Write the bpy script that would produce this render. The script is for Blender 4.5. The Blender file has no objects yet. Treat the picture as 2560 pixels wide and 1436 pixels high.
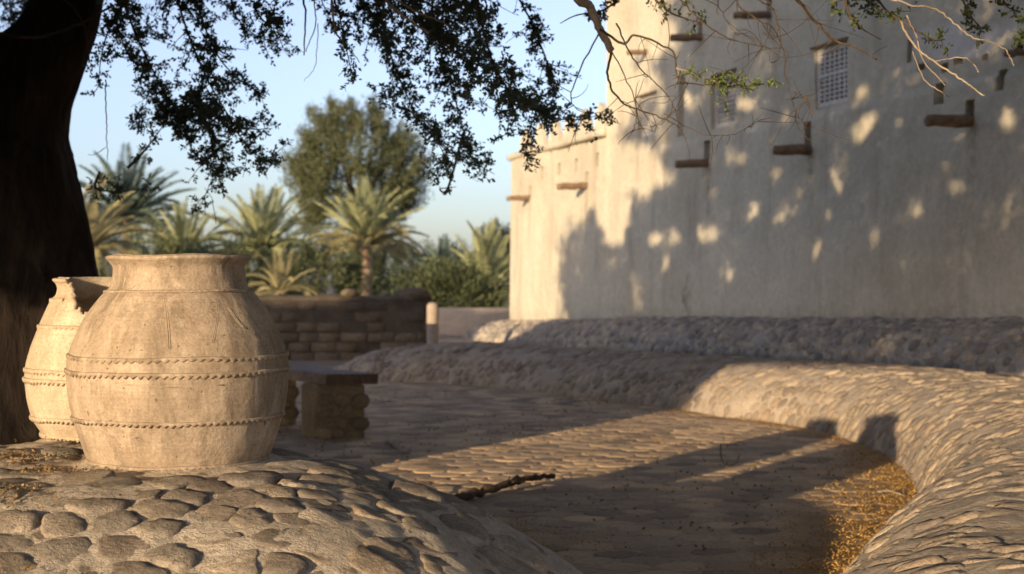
import bpy, math, random
import numpy as np
from mathutils import Vector

random.seed(7)
RS = np.random.RandomState(7)
scene = bpy.context.scene
C = scene.collection
PI = math.pi

# ------------------------------------------------------------------ camera, sky, sun, exposure
F = 3555.0                        # focal length in pixels of the 2560 px wide photograph
EYE = 1.3
cd = bpy.data.cameras.new('camera')
cam = bpy.data.objects.new('camera', cd); C.objects.link(cam)
cam.location = (0, 0, EYE)
cam.rotation_euler = (math.radians(90) - 28.0 / F, 0, 0)
cd.lens = 50; cd.sensor_width = 36; cd.clip_start = 0.05; cd.clip_end = 2000
cd.dof.use_dof = True; cd.dof.focus_distance = 4.35; cd.dof.aperture_fstop = 4.0
scene.camera = cam

SUN_EL = math.radians(9.0)
SD = np.array([0.539, 0.842])     # horizontal direction in which the light travels
world = bpy.data.worlds.new('World'); scene.world = world; world.use_nodes = True
wn = world.node_tree; bg = wn.nodes['Background']
sky = wn.nodes.new('ShaderNodeTexSky'); sky.sky_type = 'NISHITA'; sky.sun_disc = False
sky.sun_elevation = SUN_EL
sky.sun_rotation = math.atan2(-SD[0], -SD[1])
sky.altitude = 200; sky.air_density = 1.0; sky.dust_density = 1.25; sky.ozone_density = 4.0
hsv = wn.nodes.new('ShaderNodeHueSaturation'); hsv.inputs['Saturation'].default_value = 0.70
tint = wn.nodes.new('ShaderNodeMix'); tint.data_type = 'RGBA'; tint.blend_type = 'MULTIPLY'; tint.inputs[0].default_value = 1.0
tint.inputs[7].default_value = (1.05, 0.935, 0.955, 1)      # camera white balance
wn.links.new(sky.outputs[0], hsv.inputs['Color']); wn.links.new(hsv.outputs[0], tint.inputs[6]); wn.links.new(tint.outputs[2], bg.inputs[0]); bg.inputs[1].default_value = 0.15
sl = bpy.data.lights.new('sun', 'SUN'); sun = bpy.data.objects.new('sun', sl); C.objects.link(sun)
sl.energy = 3.5; sl.angle = math.radians(0.55); sl.color = (1.0, 0.78, 0.52)
dv = Vector((SD[0] * math.cos(SUN_EL), SD[1] * math.cos(SUN_EL), -math.sin(SUN_EL)))
sun.rotation_euler = dv.to_track_quat('-Z', 'Y').to_euler(); sun.location = (-10, -15, 12)
scene.view_settings.view_transform = 'Standard'; scene.view_settings.look = 'None'
scene.view_settings.exposure = 1.05; scene.view_settings.gamma = 1.0
scene.view_settings.use_curve_mapping = False
scene.cycles.use_denoising = True
scene.cycles.max_bounces = 6

# ------------------------------------------------------------------ helpers
def at(x, y, d):
    """the place seen at pixel (x, y) at distance d"""
    return np.array([(x - 1280.0) / F * d, d, EYE - (y - 690.0) / F * d])

def sstep(a, b, x):
    t = np.clip((np.asarray(x, float) - a) / (b - a), 0, 1); return t * t * (3 - 2 * t)

_T = np.random.RandomState(3).rand(64, 64, 64)
def vn(P, s=1.0):
    P = np.asarray(P, float) * s + 17.3
    i = np.floor(P).astype(int); f = P - i; f = f * f * (3 - 2 * f)
    r = 0
    for a in (0, 1):
        wa = f[..., 0] if a else 1 - f[..., 0]
        for b in (0, 1):
            wb = f[..., 1] if b else 1 - f[..., 1]
            for c in (0, 1):
                wc = f[..., 2] if c else 1 - f[..., 2]
                r = r + wa * wb * wc * _T[(i[..., 0] + a) % 64, (i[..., 1] + b) % 64, (i[..., 2] + c) % 64]
    return r
def fbm(P, s=1.0, o=4):
    r = 0; w = 1; t = 0
    for k in range(o):
        r = r + w * vn(P, s * 2 ** k); t += w; w *= .5
    return r / t - .5
def P3(x, y, z=0):
    x, y, z = np.broadcast_arrays(np.asarray(x, float), np.asarray(y, float), np.asarray(z, float))
    return np.stack([x, y, z], -1)

WORG = {}
def link(o, parent, org):
    C.objects.link(o); org = np.asarray(org, float)
    WORG[o.name] = org
    if parent is not None:
        o.parent = parent; org = org - WORG[parent.name]
    o.location = [float(v) for v in org]
    return o
def tag(o, label=None, cat=None, group=None, kind=None):
    for k, v in (('label', label), ('category', cat), ('group', group), ('kind', kind)):
        if v: o[k] = v
    return o
def mk(name, V, Fc, mat, parent=None, org=None, smooth=True, attrs=None):
    V = np.asarray(V, float)
    if org is None: org = V.mean(0) if parent is not None else np.zeros(3)
    org = np.asarray(org, float)
    me = bpy.data.meshes.new(name)
    if isinstance(Fc, np.ndarray):
        n, k = Fc.shape
        me.vertices.add(len(V)); me.vertices.foreach_set('co', (V - org).ravel())
        me.loops.add(n * k); me.loops.foreach_set('vertex_index', Fc.astype(np.int32).ravel())
        me.polygons.add(n); me.polygons.foreach_set('loop_start', np.arange(0, n * k, k, dtype=np.int32))
        try: me.polygons.foreach_set('loop_total', np.full(n, k, np.int32))
        except Exception: pass
        me.update(calc_edges=True)
    else:
        me.from_pydata((V - org).tolist(), [], [list(map(int, f)) for f in Fc]); me.update()
    if smooth: me.polygons.foreach_set('use_smooth', np.ones(len(me.polygons), bool))
    for k, v in (attrs or {}).items():
        a = me.attributes.new(k, 'FLOAT', 'POINT'); a.data.foreach_set('value', np.asarray(v, np.float32))
    if mat: me.materials.append(mat)
    o = bpy.data.objects.new(name, me)
    return link(o, parent, org)
def empty(name, loc, label=None, cat=None, group=None):
    o = bpy.data.objects.new(name, None); o.empty_display_size = .2
    link(o, None, loc); return tag(o, label, cat, group)

class MB:
    """collects shapes that go into one mesh"""
    def __init__(s): s.V = []; s.F = []; s.n = 0; s.A = []
    def add(s, V, Fc, tone=0.5):
        V = np.asarray(V, float); s.V.append(V)
        s.F += [[int(i) + s.n for i in f] for f in Fc]
        s.A.append(np.full(len(V), tone) if np.isscalar(tone) else tone); s.n += len(V)
    def build(s, name, mat, parent=None, org=None, smooth=True):
        return mk(name, np.concatenate(s.V), s.F, mat, parent, org, smooth, {'tone': np.concatenate(s.A)})

def box_vf(c, ax, ay, az, bev=0.0, jit=0.0, seed=0):
    """box with half axes ax, ay, az (vectors) whose edges are bevelled"""
    c = np.asarray(c, float); A = [np.asarray(a, float) for a in (ax, ay, az)]
    L = [np.linalg.norm(a) for a in A]
    r = np.random.RandomState(seed); V = []; idx = {}
    for sx in (-1, 1):
        for sy in (-1, 1):
            for sz in (-1, 1):
                s = (sx, sy, sz); j = r.uniform(-jit, jit, 3)
                for k in range(3):      # vertex on the face whose normal is axis k
                    p = c + j
                    for m in range(3):
                        t = 1.0 if m == k else 1 - bev / L[m]
                        p = p + A[m] * s[m] * t
                    idx[(s, k)] = len(V); V.append(p)
    Fc = []
    for k in range(3):
        a, b = [m for m in range(3) if m != k]
        for sg in (-1, 1):
            f = []
            for (p, q) in ((-1, -1), (1, -1), (1, 1), (-1, 1)):
                s = [0, 0, 0]; s[k] = sg; s[a] = p; s[b] = q; f.append(idx[(tuple(s), k)])
            if (sg == -1) ^ (k == 1): f = f[::-1]
            Fc.append(f)
    for k in range(3):                  # edges parallel to axis k
        a, b = [m for m in range(3) if m != k]
        for p in (-1, 1):
            for q in (-1, 1):
                s0 = [0, 0, 0]; s0[a] = p; s0[b] = q; s1 = list(s0); s0[k] = -1; s1[k] = 1
                f = [idx[(tuple(s0), a)], idx[(tuple(s1), a)], idx[(tuple(s1), b)], idx[(tuple(s0), b)]]
                if (p * q < 0) ^ (k == 1): f = f[::-1]
                Fc.append(f[::-1])
    for sx in (-1, 1):
        for sy in (-1, 1):
            for sz in (-1, 1):
                s = (sx, sy, sz); f = [idx[(s, 0)], idx[(s, 1)], idx[(s, 2)]]
                if sx * sy * sz < 0: f = f[::-1]
                Fc.append(f)
    return np.array(V), Fc

def catmull(P, n):
    P = np.asarray(P, float); Q = np.vstack([2 * P[0] - P[1], P, 2 * P[-1] - P[-2]]); out = []
    for i in range(1, len(Q) - 2):
        for t in np.arange(n) / n:
            a, b, c, d = Q[i - 1], Q[i], Q[i + 1], Q[i + 2]
            out.append(.5 * (2 * b + (c - a) * t + (2 * a - 5 * b + 4 * c - d) * t * t + (3 * b - a - 3 * c + d) * t ** 3))
    out.append(P[-1]); return np.array(out)

def tube_vf(path, rad, n=8, cap=True):
    path = np.asarray(path, float); m = len(path); rad = np.broadcast_to(np.asarray(rad, float), (m,))
    T = np.gradient(path, axis=0); T /= np.linalg.norm(T, axis=1)[:, None] + 1e-9
    up = np.array([0, 0, 1.0]) if abs(T[0][2]) < .9 else np.array([1.0, 0, 0])
    N = np.cross(T[0], up); N /= np.linalg.norm(N); V = []
    for i in range(m):
        N = N - T[i] * N.dot(T[i]); N /= np.linalg.norm(N) + 1e-9; B = np.cross(T[i], N)
        a = np.arange(n) * 2 * PI / n
        V.append(path[i] + rad[i] * (np.cos(a)[:, None] * N + np.sin(a)[:, None] * B))
    V = np.concatenate(V)
    Fc = [[i * n + k, i * n + (k + 1) % n, (i + 1) * n + (k + 1) % n, (i + 1) * n + k] for i in range(m - 1) for k in range(n)]
    if cap: Fc += [list(range(n))[::-1], [(m - 1) * n + k for k in range(n)]]
    return V, Fc

# ------------------------------------------------------------------ materials
def new_mat(name):
    m = bpy.data.materials.new(name); m.use_nodes = True; return m, m.node_tree.nodes, m.node_tree.links
def ramp(n, l, src, stops):
    r = n.new('ShaderNodeValToRGB'); e = r.color_ramp.elements
    while len(e) < len(stops): e.new(.5)
    for i, (p, c) in enumerate(stops):
        e[i].position = p; e[i].color = (c[0], c[1], c[2], 1) if not np.isscalar(c) else (c, c, c, 1)
    l.new(src, r.inputs[0]); return r.outputs[0]
def noise(n, l, scale, detail=6, rough=.6, vec=None, dist=0.0):
    t = n.new('ShaderNodeTexNoise'); t.inputs['Scale'].default_value = scale; t.inputs['Detail'].default_value = detail
    t.inputs['Roughness'].default_value = rough; t.inputs['Distortion'].default_value = dist
    if vec: l.new(vec, t.inputs['Vector'])
    return t.outputs['Fac']
def mixc(n, l, a, b, fac, mode='MIX'):
    m = n.new('ShaderNodeMix'); m.data_type = 'RGBA'; m.blend_type = mode
    for s, v in ((m.inputs[0], fac), (m.inputs[6], a), (m.inputs[7], b)):
        if isinstance(v, (int, float)): s.default_value = v
        elif isinstance(v, (tuple, list)): s.default_value = (*v[:3], 1)
        else: l.new(v, s)
    return m.outputs[2]
def mth(n, l, op, a, b=0.0):
    m = n.new('ShaderNodeMath'); m.operation = op
    for s, v in ((m.inputs[0], a), (m.inputs[1], b)):
        if isinstance(v, (int, float)): s.default_value = v
        else: l.new(v, s)
    return m.outputs[0]
def coords(n, l, scale=(1, 1, 1)):
    g = n.new('ShaderNodeNewGeometry'); mp = n.new('ShaderNodeMapping'); mp.inputs['Scale'].default_value = scale
    l.new(g.outputs['Position'], mp.inputs['Vector']); return mp.outputs[0]
def bump(n, l, h, strength, dist, prev=None):
    b = n.new('ShaderNodeBump'); b.inputs['Strength'].default_value = strength; b.inputs['Distance'].default_value = dist
    l.new(h, b.inputs['Height'])
    if prev: l.new(prev, b.inputs['Normal'])
    return b.outputs[0]

def earthy(name, lo, hi, big=2.0, fine=40.0, rough=.92, bumps=((60, .004),), spots=None, tone=False, litter=None, tone_cols=None,
           stretch=(1, 1, 1), spec=.15):
    m, n, l = new_mat(name); p = n['Principled BSDF']; p.inputs['Roughness'].default_value = rough
    p.inputs['Specular IOR Level'].default_value = spec
    v = coords(n, l, stretch)
    a = noise(n, l, big, 7, .62, v, .3)
    mid = tuple((x + y) / 2 for x, y in zip(lo, hi))
    col = ramp(n, l, a, [(.32, lo), (.5, mid), (.68, hi)])
    f = ramp(n, l, noise(n, l, fine, 5, .7, v), [(.3, .72), (.7, 1.22)])
    col = mixc(n, l, col, f, 1.0, 'MULTIPLY')
    if tone:
        at_ = n.new('ShaderNodeAttribute'); at_.attribute_name = 'tone'
        tr = ramp(n, l, at_.outputs['Fac'], tone_cols or [(0, (.55, .55, .58)), (.35, (.85, .82, .8)), (.65, (1.0, .98, .95)), (1, (1.35, 1.25, 1.1))])
        col = mixc(n, l, col, tr, 1.0, 'MULTIPLY')
    if spots:
        s = ramp(n, l, noise(n, l, spots[0], 3, .6, v), [(spots[1], 0.0), (spots[1] + .05, 1.0)])
        col = mixc(n, l, col, spots[2], mth(n, l, 'MULTIPLY', s, spots[3]))
    if litter:
        at2 = n.new('ShaderNodeAttribute'); at2.attribute_name = 'litter'
        k = mth(n, l, 'MULTIPLY', at2.outputs['Fac'], ramp(n, l, noise(n, l, 90, 4, .8, v), [(.35, 0.25), (.6, 1.0)]))
        lc = ramp(n, l, noise(n, l, 160, 2, .5, v), [(.3, (.13, .065, .02)), (.6, litter)])
        col = mixc(n, l, col, lc, k)
    l.new(col, p.inputs['Base Color'])
    prev = None
    for sc_, d_ in bumps:
        prev = bump(n, l, noise(n, l, sc_, 6, .65, v), 1.0, d_, prev)
    if prev: l.new(prev, p.inputs['Normal'])
    return m

M = {}
M['sand'] = earthy('sand', (.20, .155, .115), (.30, .24, .175), .7, 30, bumps=((25, .01), (120, .003)))
M['bed'] = earthy('paving_bed', (.34, .25, .155), (.48, .355, .225), 1.2, 40, bumps=((30, .004), (140, .002)), litter=(.50, .27, .06))
M['paver'] = earthy('paver_stone', (.37, .27, .17), (.52, .385, .25), 2.2, 35, bumps=((14, .003), (90, .0018)), tone=True, litter=(.50, .27, .06))
M['mortar'] = earthy('mortar', (.47, .38, .275), (.64, .53, .395), 3.5, 45, bumps=((14, .02), (40, .014), (150, .005)),
                     spots=(9, .60, (.17, .12, .075), .7))
M['stone'] = earthy('rubble_stone', (.21, .172, .13), (.42, .345, .258), 6, 70, bumps=((22, .012), (90, .007), (260, .003)), tone=True, tone_cols=[(0, (.72, .72, .74)), (.25, (1.0, .95, .90)), (.45, (.85, .86, .85)), (.62, (1.14, 1.06, .96)), (.8, (.95, .95, .93)), (1, (1.35, 1.28, 1.18))],
                    spots=(55, .62, (.09, .07, .05), .6))
M['wall_mortar'] = earthy('wall_mortar', (.31, .25, .185), (.44, .36, .27), 2.5, 40, bumps=((12, .02), (60, .006)))
M['wall_stone'] = earthy('wall_stone', (.23, .185, .14), (.40, .325, .24), 3.5, 45, bumps=((20, .010), (80, .005)), tone=True, tone_cols=[(0, (.72, .72, .74)), (.25, (1.0, .95, .90)), (.45, (.85, .86, .85)), (.62, (1.14, 1.06, .96)), (.8, (.95, .95, .93)), (1, (1.35, 1.28, 1.18))])
M['plinth_mortar'] = earthy('plinth_mortar', (.27, .24, .20), (.38, .33, .27), 2.5, 30, bumps=((12, .02),))
M['plinth_stone'] = earthy('plinth_stone', (.27, .24, .20), (.40, .35, .28), 3.5, 45, bumps=((20, .008),), tone=True)
M['brick'] = earthy('mud_brick', (.12, .094, .064), (.20, .158, .108), 3, 30, bumps=((18, .012), (70, .005)), tone=True)
M['mud'] = earthy('mud_mortar', (.075, .058, .042), (.135, .105, .074), 3, 30, bumps=((18, .012), (70, .005)))
M['pier'] = earthy('pier_rubble', (.20, .145, .085), (.33, .25, .15), 5, 40, bumps=((22, .012), (70, .005)), tone=True)
M['render_pink'] = earthy('plain_render', (.38, .30, .22), (.46, .37, .28), 1.5, 30, bumps=((8, .02), (60, .003)))
M['bench_wood'] = earthy('bench_wood', (.19, .15, .12), (.30, .25, .21), 4, 25, .8, bumps=((30, .004),), tone=True,
                         tone_cols=[(0, (.46, .36, .28)), (1, (1.1, 1.02, .95))])
M['log'] = earthy('old_log', (.16, .10, .06), (.30, .20, .12), 8, 40, bumps=((30, .015),))
M['lattice'] = earthy('gypsum_lattice', (.55, .50, .43), (.66, .61, .53), 4, 30, bumps=((40, .003),))
M['shade_black'] = earthy('painted_room_shade', (.012, .010, .009), (.02, .017, .014), 2, 10, bumps=())  # flat near-black standing in for the shade behind the lattices
M['litter'] = earthy('fallen_blossom', (.22, .13, .045), (.55, .35, .11), 60, 200, bumps=(), tone=True,
                     tone_cols=[(0, (.25, .22, .2)), (.4, (.9, .8, .6)), (1, (1.15, 1.1, 1.0))])
M['debris'] = earthy('dry_litter', (.12, .075, .035), (.34, .215, .08), 50, 200, bumps=(), tone=True)
M['twig'] = earthy('twig_bark', (.22, .17, .12), (.40, .32, .23), 12, 60, bumps=((80, .002),))
M['branch'] = earthy('branch_bark', (.05, .036, .024), (.13, .09, .055), 8, 60, bumps=((50, .01),))
M['palm_trunk'] = earthy('palm_bark', (.22, .14, .09), (.40, .27, .18), 4, 14, bumps=((12, .05),), stretch=(1, 1, 2.5))

# bark of the big tree: long vertical ridges
m, n, l = new_mat('old_bark'); p = n['Principled BSDF']; p.inputs['Roughness'].default_value = .95; p.inputs['Specular IOR Level'].default_value = .1
v = coords(n, l, (1, 1, .22))
nz = noise(n, l, 9, 9, .7, v, .8)
l.new(ramp(n, l, nz, [(.35, (.018, .013, .010)), (.55, (.04, .028, .02)), (.75, (.09, .065, .043))]), p.inputs['Base Color'])
l.new(bump(n, l, nz, 1.0, .06, bump(n, l, noise(n, l, 40, 6, .7, v), 1.0, .01)), p.inputs['Normal'])
M['bark'] = m

# fort plaster
m, n, l = new_mat('mud_plaster'); p = n['Principled BSDF']; p.inputs['Roughness'].default_value = .95; p.inputs['Specular IOR Level'].default_value = .1
v = coords(n, l)
c = ramp(n, l, noise(n, l, .55, 8, .6, v, .4), [(.35, (.48, .42, .305)), (.5, (.565, .50, .37)), (.68, (.61, .545, .41))])
c = mixc(n, l, c, ramp(n, l, noise(n, l, 12, 8, .8, v), [(.3, .78), (.7, 1.14)]), 1.0, 'MULTIPLY')
vs = coords(n, l, (1.6, 1.6, .22))
c = mixc(n, l, c, (.36, .29, .21), mth(n, l, 'MULTIPLY', ramp(n, l, noise(n, l, 1.5, 6, .65, vs), [(.52, 0.0), (.70, 1.0)]), .6))
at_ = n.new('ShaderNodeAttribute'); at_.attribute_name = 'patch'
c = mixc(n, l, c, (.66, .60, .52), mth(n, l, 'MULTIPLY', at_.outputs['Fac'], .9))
at3 = n.new('ShaderNodeAttribute'); at3.attribute_name = 'stain'
c = mixc(n, l, c, (.20, .14, .09), mth(n, l, 'MULTIPLY', at3.outputs['Fac'], ramp(n, l, noise(n, l, 7, 6, .75, v), [(.42, 0.0), (.6, .9)])))
l.new(c, p.inputs['Base Color'])
l.new(bump(n, l, noise(n, l, 3.0, 7, .6, v), 1.0, .05, bump(n, l, noise(n, l, 35, 5, .7, v), 1.0, .008)), p.inputs['Normal'])
M['plaster'] = m

def clay(name, cols, stain, stain_amt):
    m, n, l = new_mat(name); p = n['Principled BSDF']; p.inputs['Roughness'].default_value = .9; p.inputs['Specular IOR Level'].default_value = .15
    tc = n.new('ShaderNodeTexCoord'); v = tc.outputs['Object']
    c = ramp(n, l, noise(n, l, 5, 8, .65, v, .5), [(.33, cols[0]), (.5, cols[1]), (.66, cols[2])])
    mp = n.new('ShaderNodeMapping'); mp.inputs['Scale'].default_value = (6, 6, 1.3); l.new(v, mp.inputs[0])
    c = mixc(n, l, c, stain, mth(n, l, 'MULTIPLY', ramp(n, l, noise(n, l, 1.6, 7, .7, mp.outputs[0], .4), [(.47, 0.0), (.66, 1.0)]), stain_amt))
    mr = n.new('ShaderNodeMapping'); mr.inputs['Scale'].default_value = (9, 9, 2.2); mr.inputs['Location'].default_value = (3, 1, 5); l.new(v, mr.inputs[0])
    c = mixc(n, l, c, tuple(min(.75, q * 1.28) for q in cols[2]), mth(n, l, 'MULTIPLY', ramp(n, l, noise(n, l, 1.3, 8, .72, mr.outputs[0], .5), [(.52, 0.0), (.66, 1.0)]), .6))
    mq = n.new('ShaderNodeMapping'); mq.inputs['Scale'].default_value = (1.2, 1.2, 60); l.new(v, mq.inputs[0])
    lines = noise(n, l, 2.2, 5, .7, mq.outputs[0])
    c = mixc(n, l, c, ramp(n, l, lines, [(.3, .92), (.7, 1.06)]), 1.0, 'MULTIPLY')
    c = mixc(n, l, c, ramp(n, l, noise(n, l, 95, 4, .8, v), [(.3, .70), (.55, 1.0), (.75, 1.18)]), 1.0, 'MULTIPLY')
    sp = ramp(n, l, noise(n, l, 48, 2, .5, v), [(.70, 0.0), (.735, 1.0)])
    c = mixc(n, l, c, (.12, .075, .045), mth(n, l, 'MULTIPLY', sp, .75))
    at_ = n.new('ShaderNodeAttribute'); at_.attribute_name = 'tone'
    c = mixc(n, l, c, ramp(n, l, at_.outputs['Fac'], [(0, .62), (.5, 1.0), (1, 1.3)]), 1.0, 'MULTIPLY')
    l.new(c, p.inputs['Base Color'])
    b = bump(n, l, lines, .55, .003)
    b = bump(n, l, noise(n, l, 120, 5, .75, v), .8, .003, b)
    b = bump(n, l, sp, -.8, .003, b)
    l.new(bump(n, l, noise(n, l, 11, 5, .6, v), .7, .01, b), p.inputs['Normal'])
    return m
M['clay'] = clay('brown_clay', [(.32, .235, .15), (.40, .30, .20), (.48, .375, .26)], (.21, .155, .10), .85)
M['clay_pale'] = clay('cream_clay', [(.43, .325, .21), (.51, .395, .26), (.57, .45, .31)], (.36, .26, .165), .5)

def leafmat(name, a, b, trans=.25, rough=.6):
    m, n, l = new_mat(name); p = n['Principled BSDF']; p.inputs['Roughness'].default_value = rough
    p.inputs['Specular IOR Level'].default_value = .25
    at_ = n.new('ShaderNodeAttribute'); at_.attribute_name = 'tone'
    c = mixc(n, l, a, b, at_.outputs['Fac']); l.new(c, p.inputs['Base Color'])
    tr = n.new('ShaderNodeBsdfTranslucent'); l.new(c, tr.inputs[0]); mx = n.new('ShaderNodeMixShader'); mx.inputs[0].default_value = trans
    l.new(p.outputs[0], mx.inputs[1]); l.new(tr.outputs[0], mx.inputs[2]); l.new(mx.outputs[0], n['Material Output'].inputs[0])
    return m
M['leaf'] = leafmat('acacia_leaf', (.075, .105, .08), (.13, .165, .11), .45)
M['leaf_sunlit'] = leafmat('sunlit_leaf', (.10, .16, .035), (.24, .30, .07), .3)  # sunlight on the one bright sprig, put into its leaf colour
M['leaf_green'] = leafmat('green_leaf', (.04, .06, .022), (.10, .12, .04), .25)
M['ghaf'] = leafmat('ghaf_leaf', (.065, .075, .032), (.15, .155, .07), .2)
M['palm'] = leafmat('palm_leaf', (.21, .23, .11), (.43, .43, .22), .25)
M['palm_dry_sunlit'] = leafmat('palm_leaf_golden', (.28, .25, .12), (.46, .40, .21), .25)  # golden for dry fronds; also puts sunlight into the brighter palms' colour
M['palm_shaded'] = leafmat('palm_leaf_shaded', (.08, .115, .09), (.17, .21, .14), .2)  # shade on background palms, put into the frond colour
M['shrub'] = leafmat('shrub_leaf', (.04, .055, .025), (.13, .14, .055), .2)

# ------------------------------------------------------------------ stones set in a surface
def hexsites(u0, u1, v0, v1, step, jit=.33, drop=.15, seed=0):
    r = np.random.RandomState(seed); P = []
    j = 0; v = v0
    while v < v1:
        us = np.arange(u0 + (step / 2 if j % 2 else 0), u1, step)
        P.append(np.stack([us, np.full_like(us, v)], 1)); v += step * .87; j += 1
    P = np.concatenate(P); P += r.uniform(-jit, jit, P.shape) * step
    return P[r.rand(len(P)) > drop]
def cell_radii(P, na, gap, rmax, seed=0, sm=2):
    n = len(P); ang = np.arange(na) * 2 * PI / na; D = np.stack([np.cos(ang), np.sin(ang)], 1)
    R = np.full((n, na), rmax); r = np.random.RandomState(seed)
    for i in range(n):
        d = P - P[i]; dd = (d ** 2).sum(1); nb = np.argpartition(dd, min(13, n - 1))[:14]; nb = nb[nb != i]
        dn = d[nb]; L = np.sqrt((dn ** 2).sum(1)); cs = (D @ dn.T) / L
        with np.errstate(divide='ignore'):
            q = np.where(cs > .05, (L / 2) / np.maximum(cs, 1e-6), 9e9)
        R[i] = np.minimum(rmax, q.min(1))
    R = R - gap
    for _ in range(sm): R = .25 * np.roll(R, 1, 1) + .5 * R + .25 * np.roll(R, -1, 1)
    R *= 1 + r.uniform(-.07, .07, R.shape)
    return np.maximum(R, .012), D
def stone_set(sites, surf, A, step, gap, h, na=12, rings=((1.0, -.25), (.97, .35), (.86, .78), (.5, 1.0)), seed=1, hvar=.5, tilt=.25, rough=.15, sm=2):
    """sites in cell space; A maps cell space -> (u, v); surf(u, v) -> P, N. Returns list of (V, tone) and common faces."""
    r = np.random.RandomState(seed); R, D = cell_radii(sites, na, gap, step * .8, seed, sm)
    n = len(sites); k = len(rings)
    hh = h * (1 + r.uniform(-hvar, hvar, n))
    offs = []; hs = []
    tl = r.uniform(-tilt, tilt, (n, 2))
    for rho, hz in rings:
        o = R[:, :, None] * D[None] * rho
        offs.append(o)
        t = (o * tl[:, None, :]).sum(2) * .5
        hs.append(hh[:, None] * (hz + r.uniform(-rough, rough, (n, na)) * (hz > 0)) + t * (hz > 0))
    offs.append(np.zeros((n, 1, 2))); hs.append(hh[:, None])
    O = np.concatenate(offs, 1); H = np.concatenate(hs, 1)
    S = (sites[:, None, :] + O) @ A.T
    P, N = surf(S[..., 0], S[..., 1])
    V = P + N * H[..., None]
    Fc = []
    for a in range(k - 1):
        for b in range(na):
            Fc.append([a * na + b, a * na + (b + 1) % na, (a + 1) * na + (b + 1) % na, (a + 1) * na + b])
    for b in range(na): Fc.append([(k - 1) * na + b, (k - 1) * na + (b + 1) % na, k * na])
    return V, Fc, r.rand(n), R.mean(1)
def in_frame(P, m=60):
    x = 1280 + F * P[:, 0] / np.maximum(P[:, 1], .1); y = 690 - F * (P[:, 2] - EYE) / np.maximum(P[:, 1], .1)
    return (P[:, 1] > .5) & (x > -m) & (x < 2560 + m) & (y > -m) & (y < 1436 + m)
def place_stones(name, V, Fc, tone, size, mat, parent, limit=300, litter=None, hidden=None, stuffname=None):
    ctr = V.mean(1); vis = in_frame(ctr)
    if hidden is not None: vis &= ~hidden(ctr)
    score = np.where(vis, size / np.maximum(ctr[:, 1], .5), 0)
    order = np.argsort(-score); pick = [i for i in order[:limit] if score[i] > 0]
    lit = litter(V) if litter else None
    for i in pick:
        at_ = {'tone': np.full(V.shape[1], tone[i])}
        if litter: at_['litter'] = lit[i]
        mk(name, V[i], Fc, mat, parent, ctr[i], True, at_)
    ps = set(pick); rest = [i for i in range(len(V)) if i not in ps]
    if rest:
        nv = V.shape[1]; VV = V[rest].reshape(-1, 3); FF = []
        base = [list(f) for f in Fc]
        for q in range(len(rest)):
            o = q * nv; FF += [[a + o for a in f] for f in base]
        at_ = {'tone': np.repeat(tone[rest], nv)}
        if litter: at_['litter'] = lit[rest].ravel()
        o = mk(stuffname or name, VV, FF, mat, parent, None, True, at_); o['kind'] = 'stuff'

# ------------------------------------------------------------------ the curved rubble wall round the yard: its foot line
foot = catmull([(-2.45, 18.6), (-1.95, 17.75), (-.87, 17.1), (.09, 16.2), (.92, 14.9), (1.48, 14.2), (1.93, 13.2), (2.36, 12.5), (2.63, 11.7), (2.70, 10.6),
                (2.66, 9.73), (2.45, 8.56), (2.03, 7.2), (1.63, 6.4), (1.32, 5.7), (1.08, 5.1), (.85, 4.6), (.62, 4.15), (.48, 3.5), (.45, 2.6), (.5, 1.6)], 14)
fs = np.concatenate([[0], np.cumsum(np.linalg.norm(np.diff(foot, axis=0), axis=1))])
_fd = np.gradient(foot, axis=0); _fd /= np.linalg.norm(_fd, axis=1)[:, None]
for _ in range(20): _fd[1:-1] = .25 * _fd[:-2] + .5 * _fd[1:-1] + .25 * _fd[2:]
_fd /= np.linalg.norm(_fd, axis=1)[:, None]
fout = np.stack([-_fd[:, 1], _fd[:, 0]], 1)
FL = fs[-1]
prof = np.array([(-.05, -.08), (0, 0), (.05, .13), (.13, .25), (.26, .355), (.45, .435), (.7, .475), (1.0, .475), (1.35, .44), (1.6, .36), (1.75, .15)])
pb = np.concatenate([[0], np.cumsum(np.linalg.norm(np.diff(prof, axis=0), axis=1))]); PL = pb[-1]
def wall_surf(a, b):
    a = np.clip(a, 0, FL); bb = np.clip(b, 0, PL)
    def pos(a, b):
        fx = np.interp(a, fs, foot[:, 0]); fy = np.interp(a, fs, foot[:, 1])
        ox = np.interp(a, fs, fout[:, 0]); oy = np.interp(a, fs, fout[:, 1])
        u = np.interp(b, pb, prof[:, 0]); z = np.interp(b, pb, prof[:, 1])
        hs = np.interp(a, [0, .7, 1.8, 6.5, 9.5, 13.5, 16.5], [.3, .75, .92, .98, 1.08, 1.16, 1.2])
        ws = np.interp(a, [0, 6, 9, 12, 16], [.95, .95, 1.05, 1.25, 1.3])
        q = P3(fx + ox * u * ws, fy + oy * u * ws, z * hs)
        q[..., 2] += fbm(P3(q[..., 0], q[..., 1]), 1.1, 3) * .07 * sstep(0, .25, z)
        return q
    e = .03; p0 = pos(a, bb)
    da = pos(np.clip(a + e, 0, FL), bb) - pos(np.clip(a - e, 0, FL), bb)
    db = pos(a, np.clip(bb + e, 0, PL)) - pos(a, np.clip(bb - e, 0, PL))
    N = np.cross(da, db); N /= np.linalg.norm(N, axis=-1)[..., None] + 1e-9
    N = np.where(N[..., 2:3] < -.2, -N, N)
    return p0, N
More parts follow.
